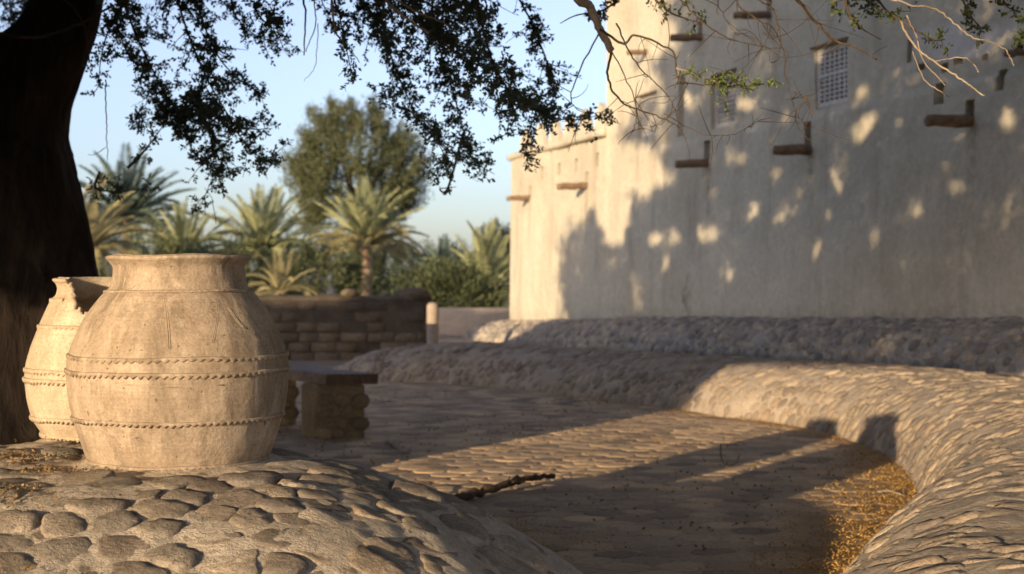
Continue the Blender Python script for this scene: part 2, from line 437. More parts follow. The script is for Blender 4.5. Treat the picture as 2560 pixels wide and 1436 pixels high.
def dist_foot(x, y):
    """distance to the foot line, positive outside the yard"""
    x = np.asarray(x, float); sh = x.shape; Q = np.stack([x.ravel(), np.asarray(y, float).ravel()], 1)
    out = np.empty(len(Q))
    for s in range(0, len(Q), 20000):
        q = Q[s:s + 20000]; d = q[:, None, :] - foot[None, ::2]; dd = (d ** 2).sum(2); i = dd.argmin(1)
        sg = (d[np.arange(len(q)), i] * fout[::2][i]).sum(1); out[s:s + 20000] = np.sqrt(dd[np.arange(len(q)), i]) * np.where(sg >= 0, 1, -1)
    return out.reshape(sh)
def litter_amt(x, y):
    d = -dist_foot(x, y); d = np.where(d < 0, -d * .5, d)
    near = sstep(11.5, 8.5, y)
    wdt = .16 + .26 * near
    e = np.exp(-(d / wdt) ** 2) * (.55 + .45 * sstep(17, 13, y))
    patch = sstep(.06, .2, fbm(P3(x, np.asarray(y) * .55), .9, 3)) * .4 * sstep(8.2, 7.2, y)
    return np.clip(e * 1.0 + patch, 0, 1)

# ------------------------------------------------------------------ ground
def lines(lo, hi, step, far):
    a = np.arange(lo, hi + 1e-6, step); return np.concatenate([-np.array(far[::-1]) + lo, a, np.array(far) + hi])
gx = lines(-6, 10, .2, [1, 3, 8, 20, 60, 200, 700]); gy = lines(-2, 34, .2, [1, 3, 8, 20, 60, 200, 700])
GX, GY = np.meshgrid(gx, gy); df = dist_foot(np.clip(GX, -8, 12), np.clip(GY, -4, 36))
zout = np.interp(GY, [8, 10, 13, 17, 26, 31, 60], [.44, .45, .46, .35, -.02, -.12, -.1]) * sstep(-2.2, .8, GX)
mask = sstep(.55, 1.25, df) * (GX > -3) * (GX < 60)
far_ = sstep(18, 21, GY)
GZ = -.03 * (1 - far_) + zout * np.maximum(mask, far_ * sstep(-2.2, .8, GX)) + fbm(P3(GX, GY), .8, 3) * .03 * np.maximum(mask, far_)
nx, ny = len(gx), len(gy)
ii = (np.arange(ny - 1)[:, None] * nx + np.arange(nx - 1)[None]).ravel()
tag(mk('ground', P3(GX, GY, GZ).reshape(-1, 3), np.stack([ii, ii + 1, ii + nx + 1, ii + nx], 1), M['sand']), kind='structure')
def ground_z(x, y):
    j = np.abs(gx - x).argmin(); i = np.abs(gy - y).argmin(); return GZ[i, j]

# yard paving: bed and stones
px_ = np.arange(-5.0, 3.2, .12); py_ = np.arange(2.0, 19.6, .12); PX, PY = np.meshgrid(px_, py_)
dfp = dist_foot(PX, PY); PZ = -.0005 + fbm(P3(PX, PY), 1.5, 2) * .010 + fbm(P3(PX, PY, 7), 3, 3) * .008
V = P3(PX, PY, PZ).reshape(-1, 3); nx = len(px_); ii = (np.arange(len(py_) - 1)[:, None] * nx + np.arange(nx - 1)[None]).ravel()
Fq = np.stack([ii, ii + 1, ii + nx + 1, ii + nx], 1); ok = (dfp.ravel() < .12)[Fq].all(1)
paving = mk('paving', V, Fq[ok], M['bed'], attrs={'litter': litter_amt(PX, PY).ravel()}); paving['kind'] = 'structure'
ca, sa = math.cos(.12), math.sin(.12)
A = np.array([[ca, -sa], [sa, ca]]) @ np.diag([1.25, 1.0])
sit = hexsites(-6, 6, 3.0, 19.0, .185, .2, .03, 5)
Q = sit @ A.T; dd = dist_foot(Q[:, 0], Q[:, 1])
keep = (dd < -.02) & (Q[:, 0] > -4.5) & (Q[:, 0] < 3) & (Q[:, 1] > 4.6) & (Q[:, 1] < 18.6) & ~((Q[:, 0] < -.5) & (Q[:, 1] < 6.0))
sit = sit[keep]
def floor_surf(u, v):
    z = fbm(P3(u, v), 1.5, 2) * .010; return P3(u, v, z), np.broadcast_to(np.array([0, 0, 1.0]), u.shape + (3,))
Vp, Fp, tn, sz = stone_set(sit, floor_surf, A, .2, .004, .0026, 10, ((1.0, -1.8), (.98, .7), (.8, 1.0)), 9, .5, .008, .10)
# ------------------------------------------------------------------ mound under the jars
CORE = np.array([(-4.6, 3.9), (-3.4, 4.2), (-2.35, 4.5), (-1.72, 5.15), (-1.25, 5.2), (-.80, 4.62), (-.84, 4.26), (-1.4, 4.12), (-2.2, 4.0), (-3.2, 3.7), (-4.6, 3.4)])
def mound_r(x, y):
    x = np.asarray(x, float); y = np.asarray(y, float); ins = np.zeros(x.shape, bool); dm = np.full(x.shape, 9e9)
    for i in range(len(CORE)):
        a = CORE[i]; b = CORE[(i + 1) % len(CORE)]
        c = ((a[1] > y) != (b[1] > y)) & (x < (b[0] - a[0]) * (y - a[1]) / (b[1] - a[1] + 1e-12) + a[0]); ins ^= c
        e = b - a; t = np.clip(((x - a[0]) * e[0] + (y - a[1]) * e[1]) / (e @ e), 0, 1)
        dm = np.minimum(dm, np.hypot(x - a[0] - t * e[0], y - a[1] - t * e[1]))
    return np.where(ins, -dm, dm)
def mound_h(x, y):
    r = mound_r(x, y)
    w = np.where((np.asarray(x) < -1.3) & (np.asarray(y) > 4.4), 1.05, 1.5)
    w = 1.55 - .5 * sstep(-1.0, -1.9, x) * sstep(4.3, 4.9, y) - .12 * sstep(-.8, -.3, x)
    h = .69 * (1 - np.clip(r + .05, 0, 9) ** 2 / w ** 2)
    return h + fbm(P3(x, y), 1.4, 2) * .04
def mound_surf(u, v):
    e = .02; z = mound_h(u, v); gx_ = (mound_h(u + e, v) - mound_h(u - e, v)) / (2 * e); gy_ = (mound_h(u, v + e) - mound_h(u, v - e)) / (2 * e)
    N = P3(-gx_, -gy_, np.ones_like(gx_)); N /= np.linalg.norm(N, axis=-1)[..., None]
    return P3(u, v, z), N

JAR1 = np.array([-1.09, 4.66]); JAR2 = np.array([-1.54, 5.45])
def hid_mound(c): return (mound_h(c[:, 0], c[:, 1]) > .0) 
place_stones('paving_stone', Vp, Fp, tn, sz, M['paver'], paving, 300, lambda V: litter_amt(V[..., 0], V[..., 1]),
             lambda c: (c[:, 1] < 9) & (1280 + F * c[:, 0] / c[:, 1] < 1150 + (690 + 1.3 * F / c[:, 1] - 1240) * 1.6))

mound = empty('stone_platform', (-1.4, 3.4, 0), 'low rounded platform of grey cobbles set in pale mortar, carrying the two clay jars', 'platform')
mx = np.arange(-4.4, 1.4, .02); my = np.arange(2.2, 7.2, .02); MX, MY = np.meshgrid(mx, my)
sitm = hexsites(-3.2, .9, 2.7, 6.2, .138, .36, .06, 11)
rr = mound_r(sitm[:, 0], sitm[:, 1])
keep = (rr < 1.15) & (np.hypot(*(sitm - JAR1).T) > .38) & (np.hypot(*(sitm - JAR2).T) > .34)
rside = (sitm[:, 0] + (sitm[:, 1] - 4.0) * .55) ; keep &= ~((rside > -.15) & (RS.rand(len(sitm)) < .85)) & (rside < .25)
# a bare plaster skirt remains round the near jar
keep &= ~((np.hypot(*(sitm - JAR1).T) < .50) & (sitm[:, 1] < 4.7))
sitm = sitm[keep]
MZ = mound_h(MX, MY)
fine = fbm(P3(MX, MY), 6, 4) * .040 + np.abs(fbm(P3(MX, MY, 3), 15, 3)) * .03 + .003
MZ2 = MZ + fine * sstep(-.1, .3, MZ)
V = P3(MX, MY, MZ2).reshape(-1, 3); nx = len(mx); ii = (np.arange(len(my) - 1)[:, None] * nx + np.arange(nx - 1)[None]).ravel()
Fq = np.stack([ii, ii + 1, ii + nx + 1, ii + nx], 1); ok = (MZ.ravel() > -.06)[Fq].any(1)
mk('mortar_bed', V, Fq[ok], M['mortar'], mound)
Am = np.array([[math.cos(.35), -math.sin(.35)], [math.sin(.35), math.cos(.35)]]) @ np.diag([1.12, .9]) @ np.array([[math.cos(.35), math.sin(.35)], [-math.sin(.35), math.cos(.35)]])
sitm2 = sitm @ np.linalg.inv(Am).T
Vs, Fs, tn, sz = stone_set(sitm2, mound_surf, Am, .15, .007, .013, 20, ((1.10, -1.9), (1.03, -.15), (.97, .55), (.86, .92), (.4, 1.0)), 21, .6, .28, .10, 1)
nz_ = fbm(Vs, 15, 4) * .022; Vs[..., 2] += nz_ * 1.0
place_stones('cobble', Vs, Fs, tn, sz, M['stone'], mound, 300)

# ------------------------------------------------------------------ rubble wall
rw = empty('rubble_wall', (2.6, 10.5, 0), 'long low curving wall of flat stones in pale mortar round the paved yard', 'wall')
na_, nb_ = 520, 60
aa = np.linspace(0, FL, na_); bb = np.linspace(0, PL, nb_); AA, BB = np.meshgrid(aa, bb)
P, N = wall_surf(AA, BB); P = P + N * (fbm(P, 7, 4) * .05 + .003)[..., None]
ii = (np.arange(nb_ - 1)[:, None] * na_ + np.arange(na_ - 1)[None]).ravel()
mk('mortar_core', P.reshape(-1, 3), np.stack([ii, ii + 1, ii + na_ + 1, ii + na_], 1), M['wall_mortar'], rw)
th = math.radians(58)
Aw = np.array([[math.cos(th), -math.sin(th)], [math.sin(th), math.cos(th)]]) @ np.diag([1.3, .85]) @ np.array([[math.cos(th), math.sin(th)], [-math.sin(th), math.cos(th)]])
inv = np.linalg.inv(Aw)
cs_ = np.array([(0, 0), (FL, 0), (FL, PL), (0, PL)]) @ inv.T
sit = hexsites(cs_[:, 0].min(), cs_[:, 0].max(), cs_[:, 1].min(), cs_[:, 1].max(), .112, .30, .08, 31)
Q = sit @ Aw.T; keep = (Q[:, 0] > .1) & (Q[:, 0] < FL - .1) & (Q[:, 1] > .10) & (Q[:, 1] < PL - .35); sit = sit[keep]
Vw, Fw, tn, sz = stone_set(sit, wall_surf, Aw, .118, .010, .014, 10, ((1.08, -1.6), (.96, .45), (.68, 1.0)), 33, .6, .18, .18)
Vw[..., 2] -= .007 * sstep(9.0, 6.5, Vw[..., 1])
place_stones('wall_stone', Vw, Fw, tn, sz, M['wall_stone'], rw, 300)

# ------------------------------------------------------------------ fort
CX, CY = 0.0, 30.33
WD = np.array([.2926, -.9562]); WN = np.array([-.9562, -.2926])   # along the wall (to the right), outward
def uof(x): return (30.33 - 33000.0 / (x - 192.0)) / .9562
def dof_(x): return 33000.0 / (x - 192.0)
def zof(x, y): return EYE - (y - 690.0) / F * dof_(x)
def wp(u, z, o=0.0):
    u, z, o = np.broadcast_arrays(np.asarray(u, float), np.asarray(z, float), np.asarray(o, float))
    o = o + .012 * np.clip(4.0 - z, 0, 5) * 1.0
    return np.stack([CX + WD[0] * u + WN[0] * o, CY + WD[1] * u + WN[1] * o, z], -1)
fort = empty('fort', (CX, CY, 0), 'pale mud plastered fort with lattice windows, log spouts and a lower battlemented left end', 'fort')
UR = 24.0; UT = uof(1515)
TOPZ = 9.5; LOWZ = 3.80
def rectpx(x0, x1, y0, y1):
    xm = (x0 + x1) / 2; return (uof(x0), uof(x1), zof(xm, y1), zof(xm, y0))
openings = []   # u0,u1,z0,z1,depth,kind
for (x0, x1, y0, y1, dp, kd) in [
    (2032, 2117, 112, 266, .15, 'window'), (1778, 1838, 186, 318, .15, 'window'), (1596, 1642, 238, 342, .15, 'window'),
    (1697, 1712, 192, 342, .10, 'niche'),
    (2490, 2513, 174, 228, .4, 'slot'), (2338, 2362, 208, 262, .4, 'slot'), (2266, 2280, 98, 158, .25, 'slot'),
    (1764, 1780, 352, 402, .45, 'drain'), (2010, 2026, 305, 366, .45, 'drain'), (2414, 2438, 250, 300, .45, 'drain'),
    (1461, 1469, 430, 460, .45, 'drain'), (1325, 1332, 466, 492, .45, 'drain'),
    (1744, 1757, 52, 88, .45, 'drain'), (1912, 1926, -6, 34, .45, 'drain'), (1612, 1622, 96, 128, .45, 'drain'),
    (1353, 1360, 418, 448, .3, 'loop'), (1394, 1401, 408, 438, .3, 'loop'), (1434, 1442, 397, 430, .3, 'loop'), (1486, 1495, 383, 418, .3, 'loop'),
    (1377, 1382, 378, 385, .15, 'hole'), (1416, 1421, 366, 374, .15, 'hole'), (1460, 1465, 357, 365, .15, 'hole'),
    (2296, 2314, 160, 178, .2, 'hole'), (2380, 2402, 146, 164, .2, 'hole'), (2446, 2460, 136, 152, .2, 'hole'), (2352, 2368, 158, 182, .2, 'hole'), (2528, 2552, 112, 130, .2, 'hole')]:
    openings.append((*rectpx(x0, x1, y0, y1), dp, kd))

def wall_sheet(name, u0, u1, z0, z1, step, mat):
    us = set(np.round(np.arange(u0, u1, step), 3)) | {u1}; zs = set(np.round(np.arange(z0, z1, step), 3)) | {z1}
    op = [o for o in openings if o[0] >= u0 and o[1] <= u1 and o[2] >= z0 and o[3] <= z1]
    us = {u for u in us if all(min(abs(u - o[0]), abs(u - o[1])) > .03 for o in op)} | {o[i] for o in op for i in (0, 1)}
    zs = {z for z in zs if all(min(abs(z - o[2]), abs(z - o[3])) > .03 for o in op)} | {o[i] for o in op for i in (2, 3)} | {z0, z1}
    us = np.array(sorted(us | {u0, u1})); zs = np.array(sorted(zs))
    U, Z = np.meshgrid(us, zs)
    O = fbm(P3(U, Z), .45, 3) * .16 + fbm(P3(U, Z, 5), 2.2, 3) * .035
    O = O * sstep(0, .4, U - u0 + .15)
    seam = zof(2080, 281)
    O = O + .03 * sstep(seam + .03, seam - .03, Z) * (U > UT + .3) * (Z < 4.5)
    V = wp(U, Z, O); nx = len(us)
    cu = (us[:-1] + us[1:]) / 2; cz = (zs[:-1] + zs[1:]) / 2; CU, CZ = np.meshgrid(cu, cz); hole = np.zeros(CU.shape, bool)
    for o in op: hole |= (CU > o[0]) & (CU < o[1]) & (CZ > o[2]) & (CZ < o[3])
    ii = (np.arange(len(zs) - 1)[:, None] * nx + np.arange(nx - 1)[None]); ii = ii[~hole]
    Fc = [list(r) for r in np.stack([ii, ii + 1, ii + nx + 1, ii + nx], 1)]
    Vl = [V.reshape(-1, 3)]; nV = V.size // 3
    def vid(u, z): return int(np.abs(zs - z).argmin() * nx + np.abs(us - u).argmin())
    for o in op:    # reveals run from the sheet's own edge vertices inward
        iu0, iu1 = np.abs(us - o[0]).argmin(), np.abs(us - o[1]).argmin(); iz0, iz1 = np.abs(zs - o[2]).argmin(), np.abs(zs - o[3]).argmin()
        ring = [(i, iz0) for i in range(iu0, iu1)] + [(iu1, j) for j in range(iz0, iz1)] + [(i, iz1) for i in range(iu1, iu0, -1)] + [(iu0, j) for j in range(iz1, iz0, -1)]
        idx = [j * nx + i for i, j in ring]
        back = np.array([wp(us[i], zs[j], -o[4]) for i, j in ring]); Vl.append(back); m_ = len(ring)
        for k in range(m_):
            q = (k + 1) % m_; Fc.append([idx[q], idx[k], nV + k, nV + q][::-1])
        Fc.append([nV + k for k in range(m_)]); nV += m_
    VV = np.concatenate(Vl)
    n2 = nV
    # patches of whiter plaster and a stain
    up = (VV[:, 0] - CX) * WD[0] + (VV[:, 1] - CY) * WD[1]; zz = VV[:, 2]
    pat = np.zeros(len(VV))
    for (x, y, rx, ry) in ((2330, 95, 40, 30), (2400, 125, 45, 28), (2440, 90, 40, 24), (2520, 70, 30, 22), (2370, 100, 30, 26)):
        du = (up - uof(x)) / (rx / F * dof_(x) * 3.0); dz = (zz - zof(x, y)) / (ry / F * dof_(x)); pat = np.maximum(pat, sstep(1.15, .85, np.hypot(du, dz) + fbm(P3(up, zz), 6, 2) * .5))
    st = sstep(1.0, .3, np.hypot((up - uof(1728)) / .28, (zz - zof(1728, 735)) / .38)) * .9
    st = np.maximum(st, sstep(.9, .2, np.abs(zz - (.36 + up * .028)) / .25) * .45)
    for (x, y) in ((1328, 494), (1465, 464), (1775, 407), (2022, 372), (2430, 300), (1755, 94), (1922, 38), (1618, 130)):
        dz = zof(x, y) - zz; st = np.maximum(st, np.exp(-((up - uof(x) - .03) / .07) ** 2) * sstep(0, .1, dz) * sstep(1.3, .2, dz) * .75)
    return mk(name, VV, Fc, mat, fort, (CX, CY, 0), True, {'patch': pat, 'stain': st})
low = wall_sheet('low_wall', -.02, UT, -.3, LOWZ, .14, M['plaster'])
tow = wall_sheet('tower_wall', UT, UR, -.3, TOPZ, .14, M['plaster'])
for o_ in (low, tow):
    me = o_.data; me.polygons.foreach_set('use_smooth', np.ones(len(me.polygons), bool))
    try: me.set_sharp_from_angle(angle=math.radians(40))
    except Exception: pass
# the masses behind the two faces
def slab(u0, u1, z0, z1, o0, o1, name, parent=fort, mat=None, bev=.05):
    c = (wp(u0, 0, o0) + wp(u1, 0, o1)) / 2; c = np.array([CX, CY, 0]) + np.append(WD * (u0 + u1) / 2 + WN * (o0 + o1) / 2, (z0 + z1) / 2)
    V, Fc = box_vf(c, np.append(WD * (u1 - u0) / 2, 0), np.append(WN * (o1 - o0) / 2, 0), (0, 0, (z1 - z0) / 2), bev)
    b = MB(); b.add(V, Fc); return b.build(name, mat or M['plaster'], parent, None, False)
slab(UT + .03, UR, -.3, TOPZ - .03, -8, -.38, 'tower_core')
slab(.05, UT, -.3, LOWZ - .04, -1.0, -.33, 'low_core')
slab(-.03, .06, -.3, LOWZ - .02, -1.0, -.06, 'end_wall')
slab(UT + .0, UT + .09, LOWZ, TOPZ, -8, -.03, 'tower_side')
slab(.0, UT - .01, LOWZ - .06, LOWZ + .0, -.36, -.02, 'wall_head')
# coping under the merlons and the merlons, leaf shaped
b = MB()
us = np.linspace(-.05, UT, 60)
pth = wp(us, LOWZ + .02, .03 + 0 * us); V, Fc = tube_vf(pth + np.stack([fbm(P3(us, 0, 0), 2, 2) * .03] * 3, 1), .075, 8); b.add(V, Fc); b.build('coping', M['plaster'], fort)
def merlon(u, w, h):
    prof_ = [(-.5, 0), (-.46, .18), (-.36, .45), (-.24, .72), (-.12, .93), (0, 1.0), (.12, .93), (.24, .72), (.36, .45), (.46, .18), (.5, 0)]
    V = []
    for o, s in ((.0, .90), (.02, 1.0), (-.08, 1.0), (-.10, .90)):
        for a, c in prof_:
            V.append(wp(u + a * w * s, LOWZ + .04 + c * h * (s if c > .1 else 1), o + 0.0))
    o_order = [0, 1, 2, 3]; n_ = len(prof_); Fc = []
    V = np.array(V)
    for k in range(3):
        for i in range(n_ - 1): Fc.append([k * n_ + i, k * n_ + i + 1, (k + 1) * n_ + i + 1, (k + 1) * n_ + i])
    Fc.append(list(range(n_))); Fc.append([3 * n_ + i for i in range(n_)][::-1])
    b = MB(); b.add(V, Fc); o = b.build('merlon', M['plaster'], fort, None, False)
for x in (1312, 1349, 1386, 1422, 1460, 1500):
    d = dof_(x); merlon(uof(x), .70 - .0006 * (x - 1300), .50 + RS.uniform(-.02, .03))
# windows
def window(o, kind):
    u0, u1, z0, z1, dp, _ = o
    fr = MB(); W = u1 - u0; H = z1 - z0
    def bar(ua, ub, za, zb, oo, th, mb, bev=.006):
        c = np.array([CX, CY, 0]) + np.append(WD * (ua + ub) / 2 + WN * oo, (za + zb) / 2); c[:2] += WN * .012 * np.clip(4.0 - (za + zb) / 2, 0, 5)
        V, Fc = box_vf(c, np.append(WD * (ub - ua) / 2, 0), np.append(WN * th / 2, 0), (0, 0, (zb - za) / 2), min(bev, abs(ub - ua) / 5, abs(zb - za) / 5)); mb.add(V, Fc)
    t = .05; a0, a1, c0, c1 = u0 + .012, u1 - .012, z0 + .012, z1 - .012
    bar(a0, a0 + t, c0, c1, -dp + .07, .05, fr); bar(a1 - t, a1, c0, c1, -dp + .07, .05, fr)
    bar(a0 + t, a1 - t, c0, c0 + t, -dp + .07, .05, fr); bar(a0 + t, a1 - t, c1 - t, c1, -dp + .07, .05, fr)
    w = fr.build('window', M['lattice'], fort, None, False)
    la = MB(); b0, b1, e0, e1 = a0 + t, a1 - t, c0 + t, c1 - t
    if kind == 'grid':
        nc = 6; nr = 11; cw = (b1 - b0) / nc; ch = (e1 - e0) / nr; hw = .30
        for i in range(nc + 1):
            bar(max(b0, b0 + cw * i - cw * .2), min(b1, b0 + cw * i + cw * .2), e0, e1, -dp + .071, .024, la, .002)
        for j in range(nr + 1):
            q = .40 if j == 6 else .2
            bar(b0, b1, max(e0, e0 + ch * j - ch * q), min(e1, e0 + ch * j + ch * q), -dp + .078, .026, la, .002)
    else:
        s = .105; k = -int((e1 - e0) / s) - 1
        while k * s < (b1 - b0):
            for sg in (1, -1):
                p = []
                for t_ in np.linspace(0, 1, 60):
                    zz = e0 + (e1 - e0) * t_; uu = b0 + k * s + (zz - e0) * .8 if sg == 1 else b1 - k * s - (zz - e0) * .8
                    if b0 <= uu <= b1: p.append((uu, zz))
                if len(p) > 3:
                    p = np.array([p[0], p[-1]]); q = wp(p[:, 0], p[:, 1], -dp + .07 + sg * .006); V, Fc = tube_vf(q, .018, 4); la.add(V, Fc)
            k += 1
    o2 = la.build('lattice', M['lattice'], w, None, False)
    vd = MB(); bar(b0, b1, e0, e1, -dp + .012, .006, vd, .001); vd.build('painted_shade_panel', M['shade_black'], w, None, False)  # dark painted panel in place of shade in the window recess
    # wooden lintel just above
    li = MB(); bar(u0 - .06, u1 + .02, z1 + .004, z1 + .032, -.02, .08, li, .006); li.build('lintel', M['log'], w, None, False)
window(openings[0], 'grid'); window(openings[1], 'diamond'); window(openings[2], 'diamond')
# log water spouts
def spout(x, y, L, r=.055, droop=.04, seed=0):
    rs = np.random.RandomState(seed); u = uof(x); z = zof(x, y)
    q = np.linspace(0, 1, 9)
    base = wp(u, z, -.18); pth = np.stack([base[0] + WN[0] * (L + .18) * q, base[1] + WN[1] * (L + .18) * q, base[2] - droop * q], 1)
    pth += rs.uniform(-.008, .008, pth.shape)
    V, Fc = tube_vf(pth, r * (1 + rs.uniform(-.14, .14, 9)) * (1.12 - .25 * q), 9)
    b = MB(); b.add(V, Fc); o = b.build('log_spout', M['log'], fort)
    g = MB(); qq = pth[2:] + np.array([0, 0, r * .75]); V, Fc = tube_vf(qq, r * .42, 6); g.add(V, Fc); g.build('gutter_lip', M['log'], o)
for i, (x, y, L, r) in enumerate([(1328, 494, .50, .05), (1465, 464, .55, .058), (1775, 407, .52, .058), (2022, 372, .48, .062), (2430, 300, .52, .062),
                                  (1755, 94, .50, .055), (1922, 38, .52, .045), (1618, 130, .36, .04), (2552, 128, .18, .035)]):
    spout(x, y, L, r, .04, i)
# rubble plinth along the fort's foot
pl_pts = [(-1.25, -1.0), (-1.1, .2)]
def plinth_surf(a, b):
    """a along the wall (from beyond the left corner), b over the rounded section, 0 at the ground"""
    def pos(a, b):
        zt = np.interp(a, [-1, 0, 4, 8.8, 14, 17, 24], [.26, .32, .48, .65, .78, .86, .95])
        zb = np.interp(a, [-1, 0, 4, 8.8, 14, 17, 24], [-.25, -.22, -.02, .22, .38, .44, .48]) - .05
        wid = 1.0; pu = np.array([0, .04, .12, .28, .52, .82, 1.05]); pz = np.array([0, .28, .55, .78, .92, .99, 1.0])
        q = np.concatenate([[0], np.cumsum(np.hypot(np.diff(pu), np.diff(pz) * .5))])
        u = np.interp(b, q, pu); z = np.interp(b, q, pz)
        # left end rounds off like a nose
        e = np.clip((a + 1.15) / .9, 0.02, 1); sh = np.sqrt(np.clip(1 - (1 - e) ** 2, 0, 1))
        out = (1.0 - u) * wid
        o = out
        zz = zb + (zt - zb) * z * np.where(a < -.25, np.maximum(sh, .05), 1)
        o = np.where(a < -.25, out * (0.35 + .65 * sh), out)
        X = CX + WD[0] * a + WN[0] * (o + .04); Y = CY + WD[1] * a + WN[1] * (o + .04)
        zz = zz + fbm(P3(X, Y), 1.2, 3) * .07 * z
        return P3(X, Y, zz)
    e = .03; p0 = pos(a, b); da = pos(a + e, b) - pos(a - e, b); db = pos(a, b + e) - pos(a, np.maximum(b - e, 0))
    N = np.cross(da, db); N /= np.linalg.norm(N, axis=-1)[..., None] + 1e-9; N = np.where(N[..., 2:3] < 0, -N, N); return p0, N
na_, nb_ = 300, 24
AA, BB = np.meshgrid(np.linspace(-1.15, UR, na_), np.linspace(0, 1.25, nb_)); P, N = plinth_surf(AA, BB); P = P + N * (fbm(P, 5, 3) * .04)[..., None]
ii = (np.arange(nb_ - 1)[:, None] * na_ + np.arange(na_ - 1)[None]).ravel()
plin = mk('plinth', P.reshape(-1, 3), np.stack([ii, ii + 1, ii + na_ + 1, ii + na_], 1), M['plinth_mortar'], fort)
sit = hexsites(-1.1, 20, .05, 1.2, .135, .3, .1, 41)
Vq, Fq_, tn, sz = stone_set(sit, plinth_surf, np.eye(2), .14, .012, .03, 8, ((1.03, -.6), (.9, .6)), 43, .5, .3, .15)
place_stones('plinth_stone', Vq, Fq_, tn, sz, M['plinth_stone'], plin, 300)

# ------------------------------------------------------------------ mud brick wall at the back of the yard
bw = empty('mud_brick_wall', (-2.5, 22, 0), 'dark weathered mud brick wall with a domed lump on top, behind the bench', 'wall')
BY = 22.0
def bx_(name, c, hx, hy, hz, mat, parent, bev=.02, jit=.0, tone=.5, seed=0, rot=0.0):
    V, Fc = box_vf(c, (hx * math.cos(rot), hx * math.sin(rot), 0), (-hy * math.sin(rot), hy * math.cos(rot), 0), (0, 0, hz), bev, jit, seed)
    b = MB(); b.add(V, Fc, tone); return b.build(name, mat, parent, None, True)
xr = (1066 - 1280) / F * BY; xl = -7.3
core = bx_('wall_core', ((xl + xr) / 2, BY + .095, .44), (xr - xl) / 2 - .01, .2, .46, M['mud'], bw, .03)
zc = -.02; row = 0; bh = .155
while zc < .9:
    bh_ = .128
    x = xl + (row % 2) * .15; 
    while x < xr - .05:
        L = .34 * RS.uniform(.8, 1.2); x1 = min(x + L, xr)
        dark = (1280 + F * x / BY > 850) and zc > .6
        if not (zc + bh_ > .93):
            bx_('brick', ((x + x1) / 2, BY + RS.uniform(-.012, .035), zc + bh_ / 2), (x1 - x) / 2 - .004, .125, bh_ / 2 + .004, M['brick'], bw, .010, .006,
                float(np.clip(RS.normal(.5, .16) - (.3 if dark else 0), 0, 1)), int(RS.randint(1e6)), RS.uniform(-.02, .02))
        x = x1 + .012
    zc += bh; row += 1
# clay cap
us = np.linspace(xl, xr - .1, 70)
pth = np.stack([us, np.full(70, BY + .18), .93 + fbm(P3(us, 0, 0), 1.6, 3) * .05], 1); V, Fc = tube_vf(pth, .13 + fbm(P3(us, 2, 0), 3, 2) * .03, 10)
V[:, 2] = .93 + (V[:, 2] - .93) * .55; V[:, 1] = BY + .16 + (V[:, 1] - BY - .16) * 1.6; b = MB(); b.add(V, Fc); b.build('clay_cap', M['mud'], bw)
def lump(name, c, rx, ry, rz, mat, parent, seed, nu=18, nv=10, amp=.2, tone=.5):
    th_ = np.linspace(0, 2 * PI, nu, endpoint=False); ph = np.linspace(-PI / 2 + .01, PI / 2 - .01, nv); T, Ph = np.meshgrid(th_, ph)
    D = np.stack([np.cos(T) * np.cos(Ph), np.sin(T) * np.cos(Ph), np.sin(Ph)], -1); r = 1 + fbm(D + seed, 1.6, 3) * amp * 2
    V = np.asarray(c) + D * r[..., None] * np.array([rx, ry, rz]); Fc = [[j * nu + i, j * nu + (i + 1) % nu, (j + 1) * nu + (i + 1) % nu, (j + 1) * nu + i] for j in range(nv - 1) for i in range(nu)]
    Fc += [list(range(nu))[::-1], [(nv - 1) * nu + i for i in range(nu)]]
    b = MB(); b.add(V.reshape(-1, 3), Fc, tone); return b.build(name, mat, parent, None, True)
p = at(1032, 742, BY + .15); lump('mud_dome', p, .27, .22, .14, M['brick'], bw, 3, tone=.2)
p = at(875, 737, BY + .1); lump('loose_block', p + np.array([0, 0, .02]), .14, .12, .075, M['brick'], bw, 8, amp=.1, tone=.9)
# plain plastered wall with round-headed post, further right
pw = empty('plastered_wall', (-.7, 31.6, 0), 'low plain plastered wall with smooth top between the round post and the fort', 'wall')
PYY = 31.6
x0, x1 = (1094 - 1280) / F * PYY, .35
V, Fc = box_vf(((x0 + x1) / 2, PYY, .13), ((x1 - x0) / 2, 0, 0), (0, .16, 0), (0, 0, .46), .05); b = MB(); b.add(V, Fc); b.build('wall', M['render_pink'], pw)
c0 = at(1081, 765, 25.2); R_ = 16 / F * 25.2
prof_ = [(R_ * 1.05, -.3), (R_, .1), (R_, .6), (R_ * 1.0, c0[2] - .06), (R_ * .9, c0[2] - .0), (R_ * .6, c0[2] + .045), (R_ * .1, c0[2] + .06)]
V = np.array([[c0[0] + r * math.cos(t), 25.2 + r * math.sin(t), z] for r, z in prof_ for t in np.arange(16) * PI / 8])
Fc = [[k * 16 + i, k * 16 + (i + 1) % 16, (k + 1) * 16 + (i + 1) % 16, (k + 1) * 16 + i] for k in range(len(prof_) - 1) for i in range(16)] + [[(len(prof_) - 1) * 16 + i for i in range(16)]]
post = mk('gate_post', V, Fc, M['render_pink'], None, (c0[0], 25.2, 0), True, {'tone': np.full(len(V), .5)})
tag(post, 'slim round-headed plastered post at the right end of the mud brick wall', 'post')

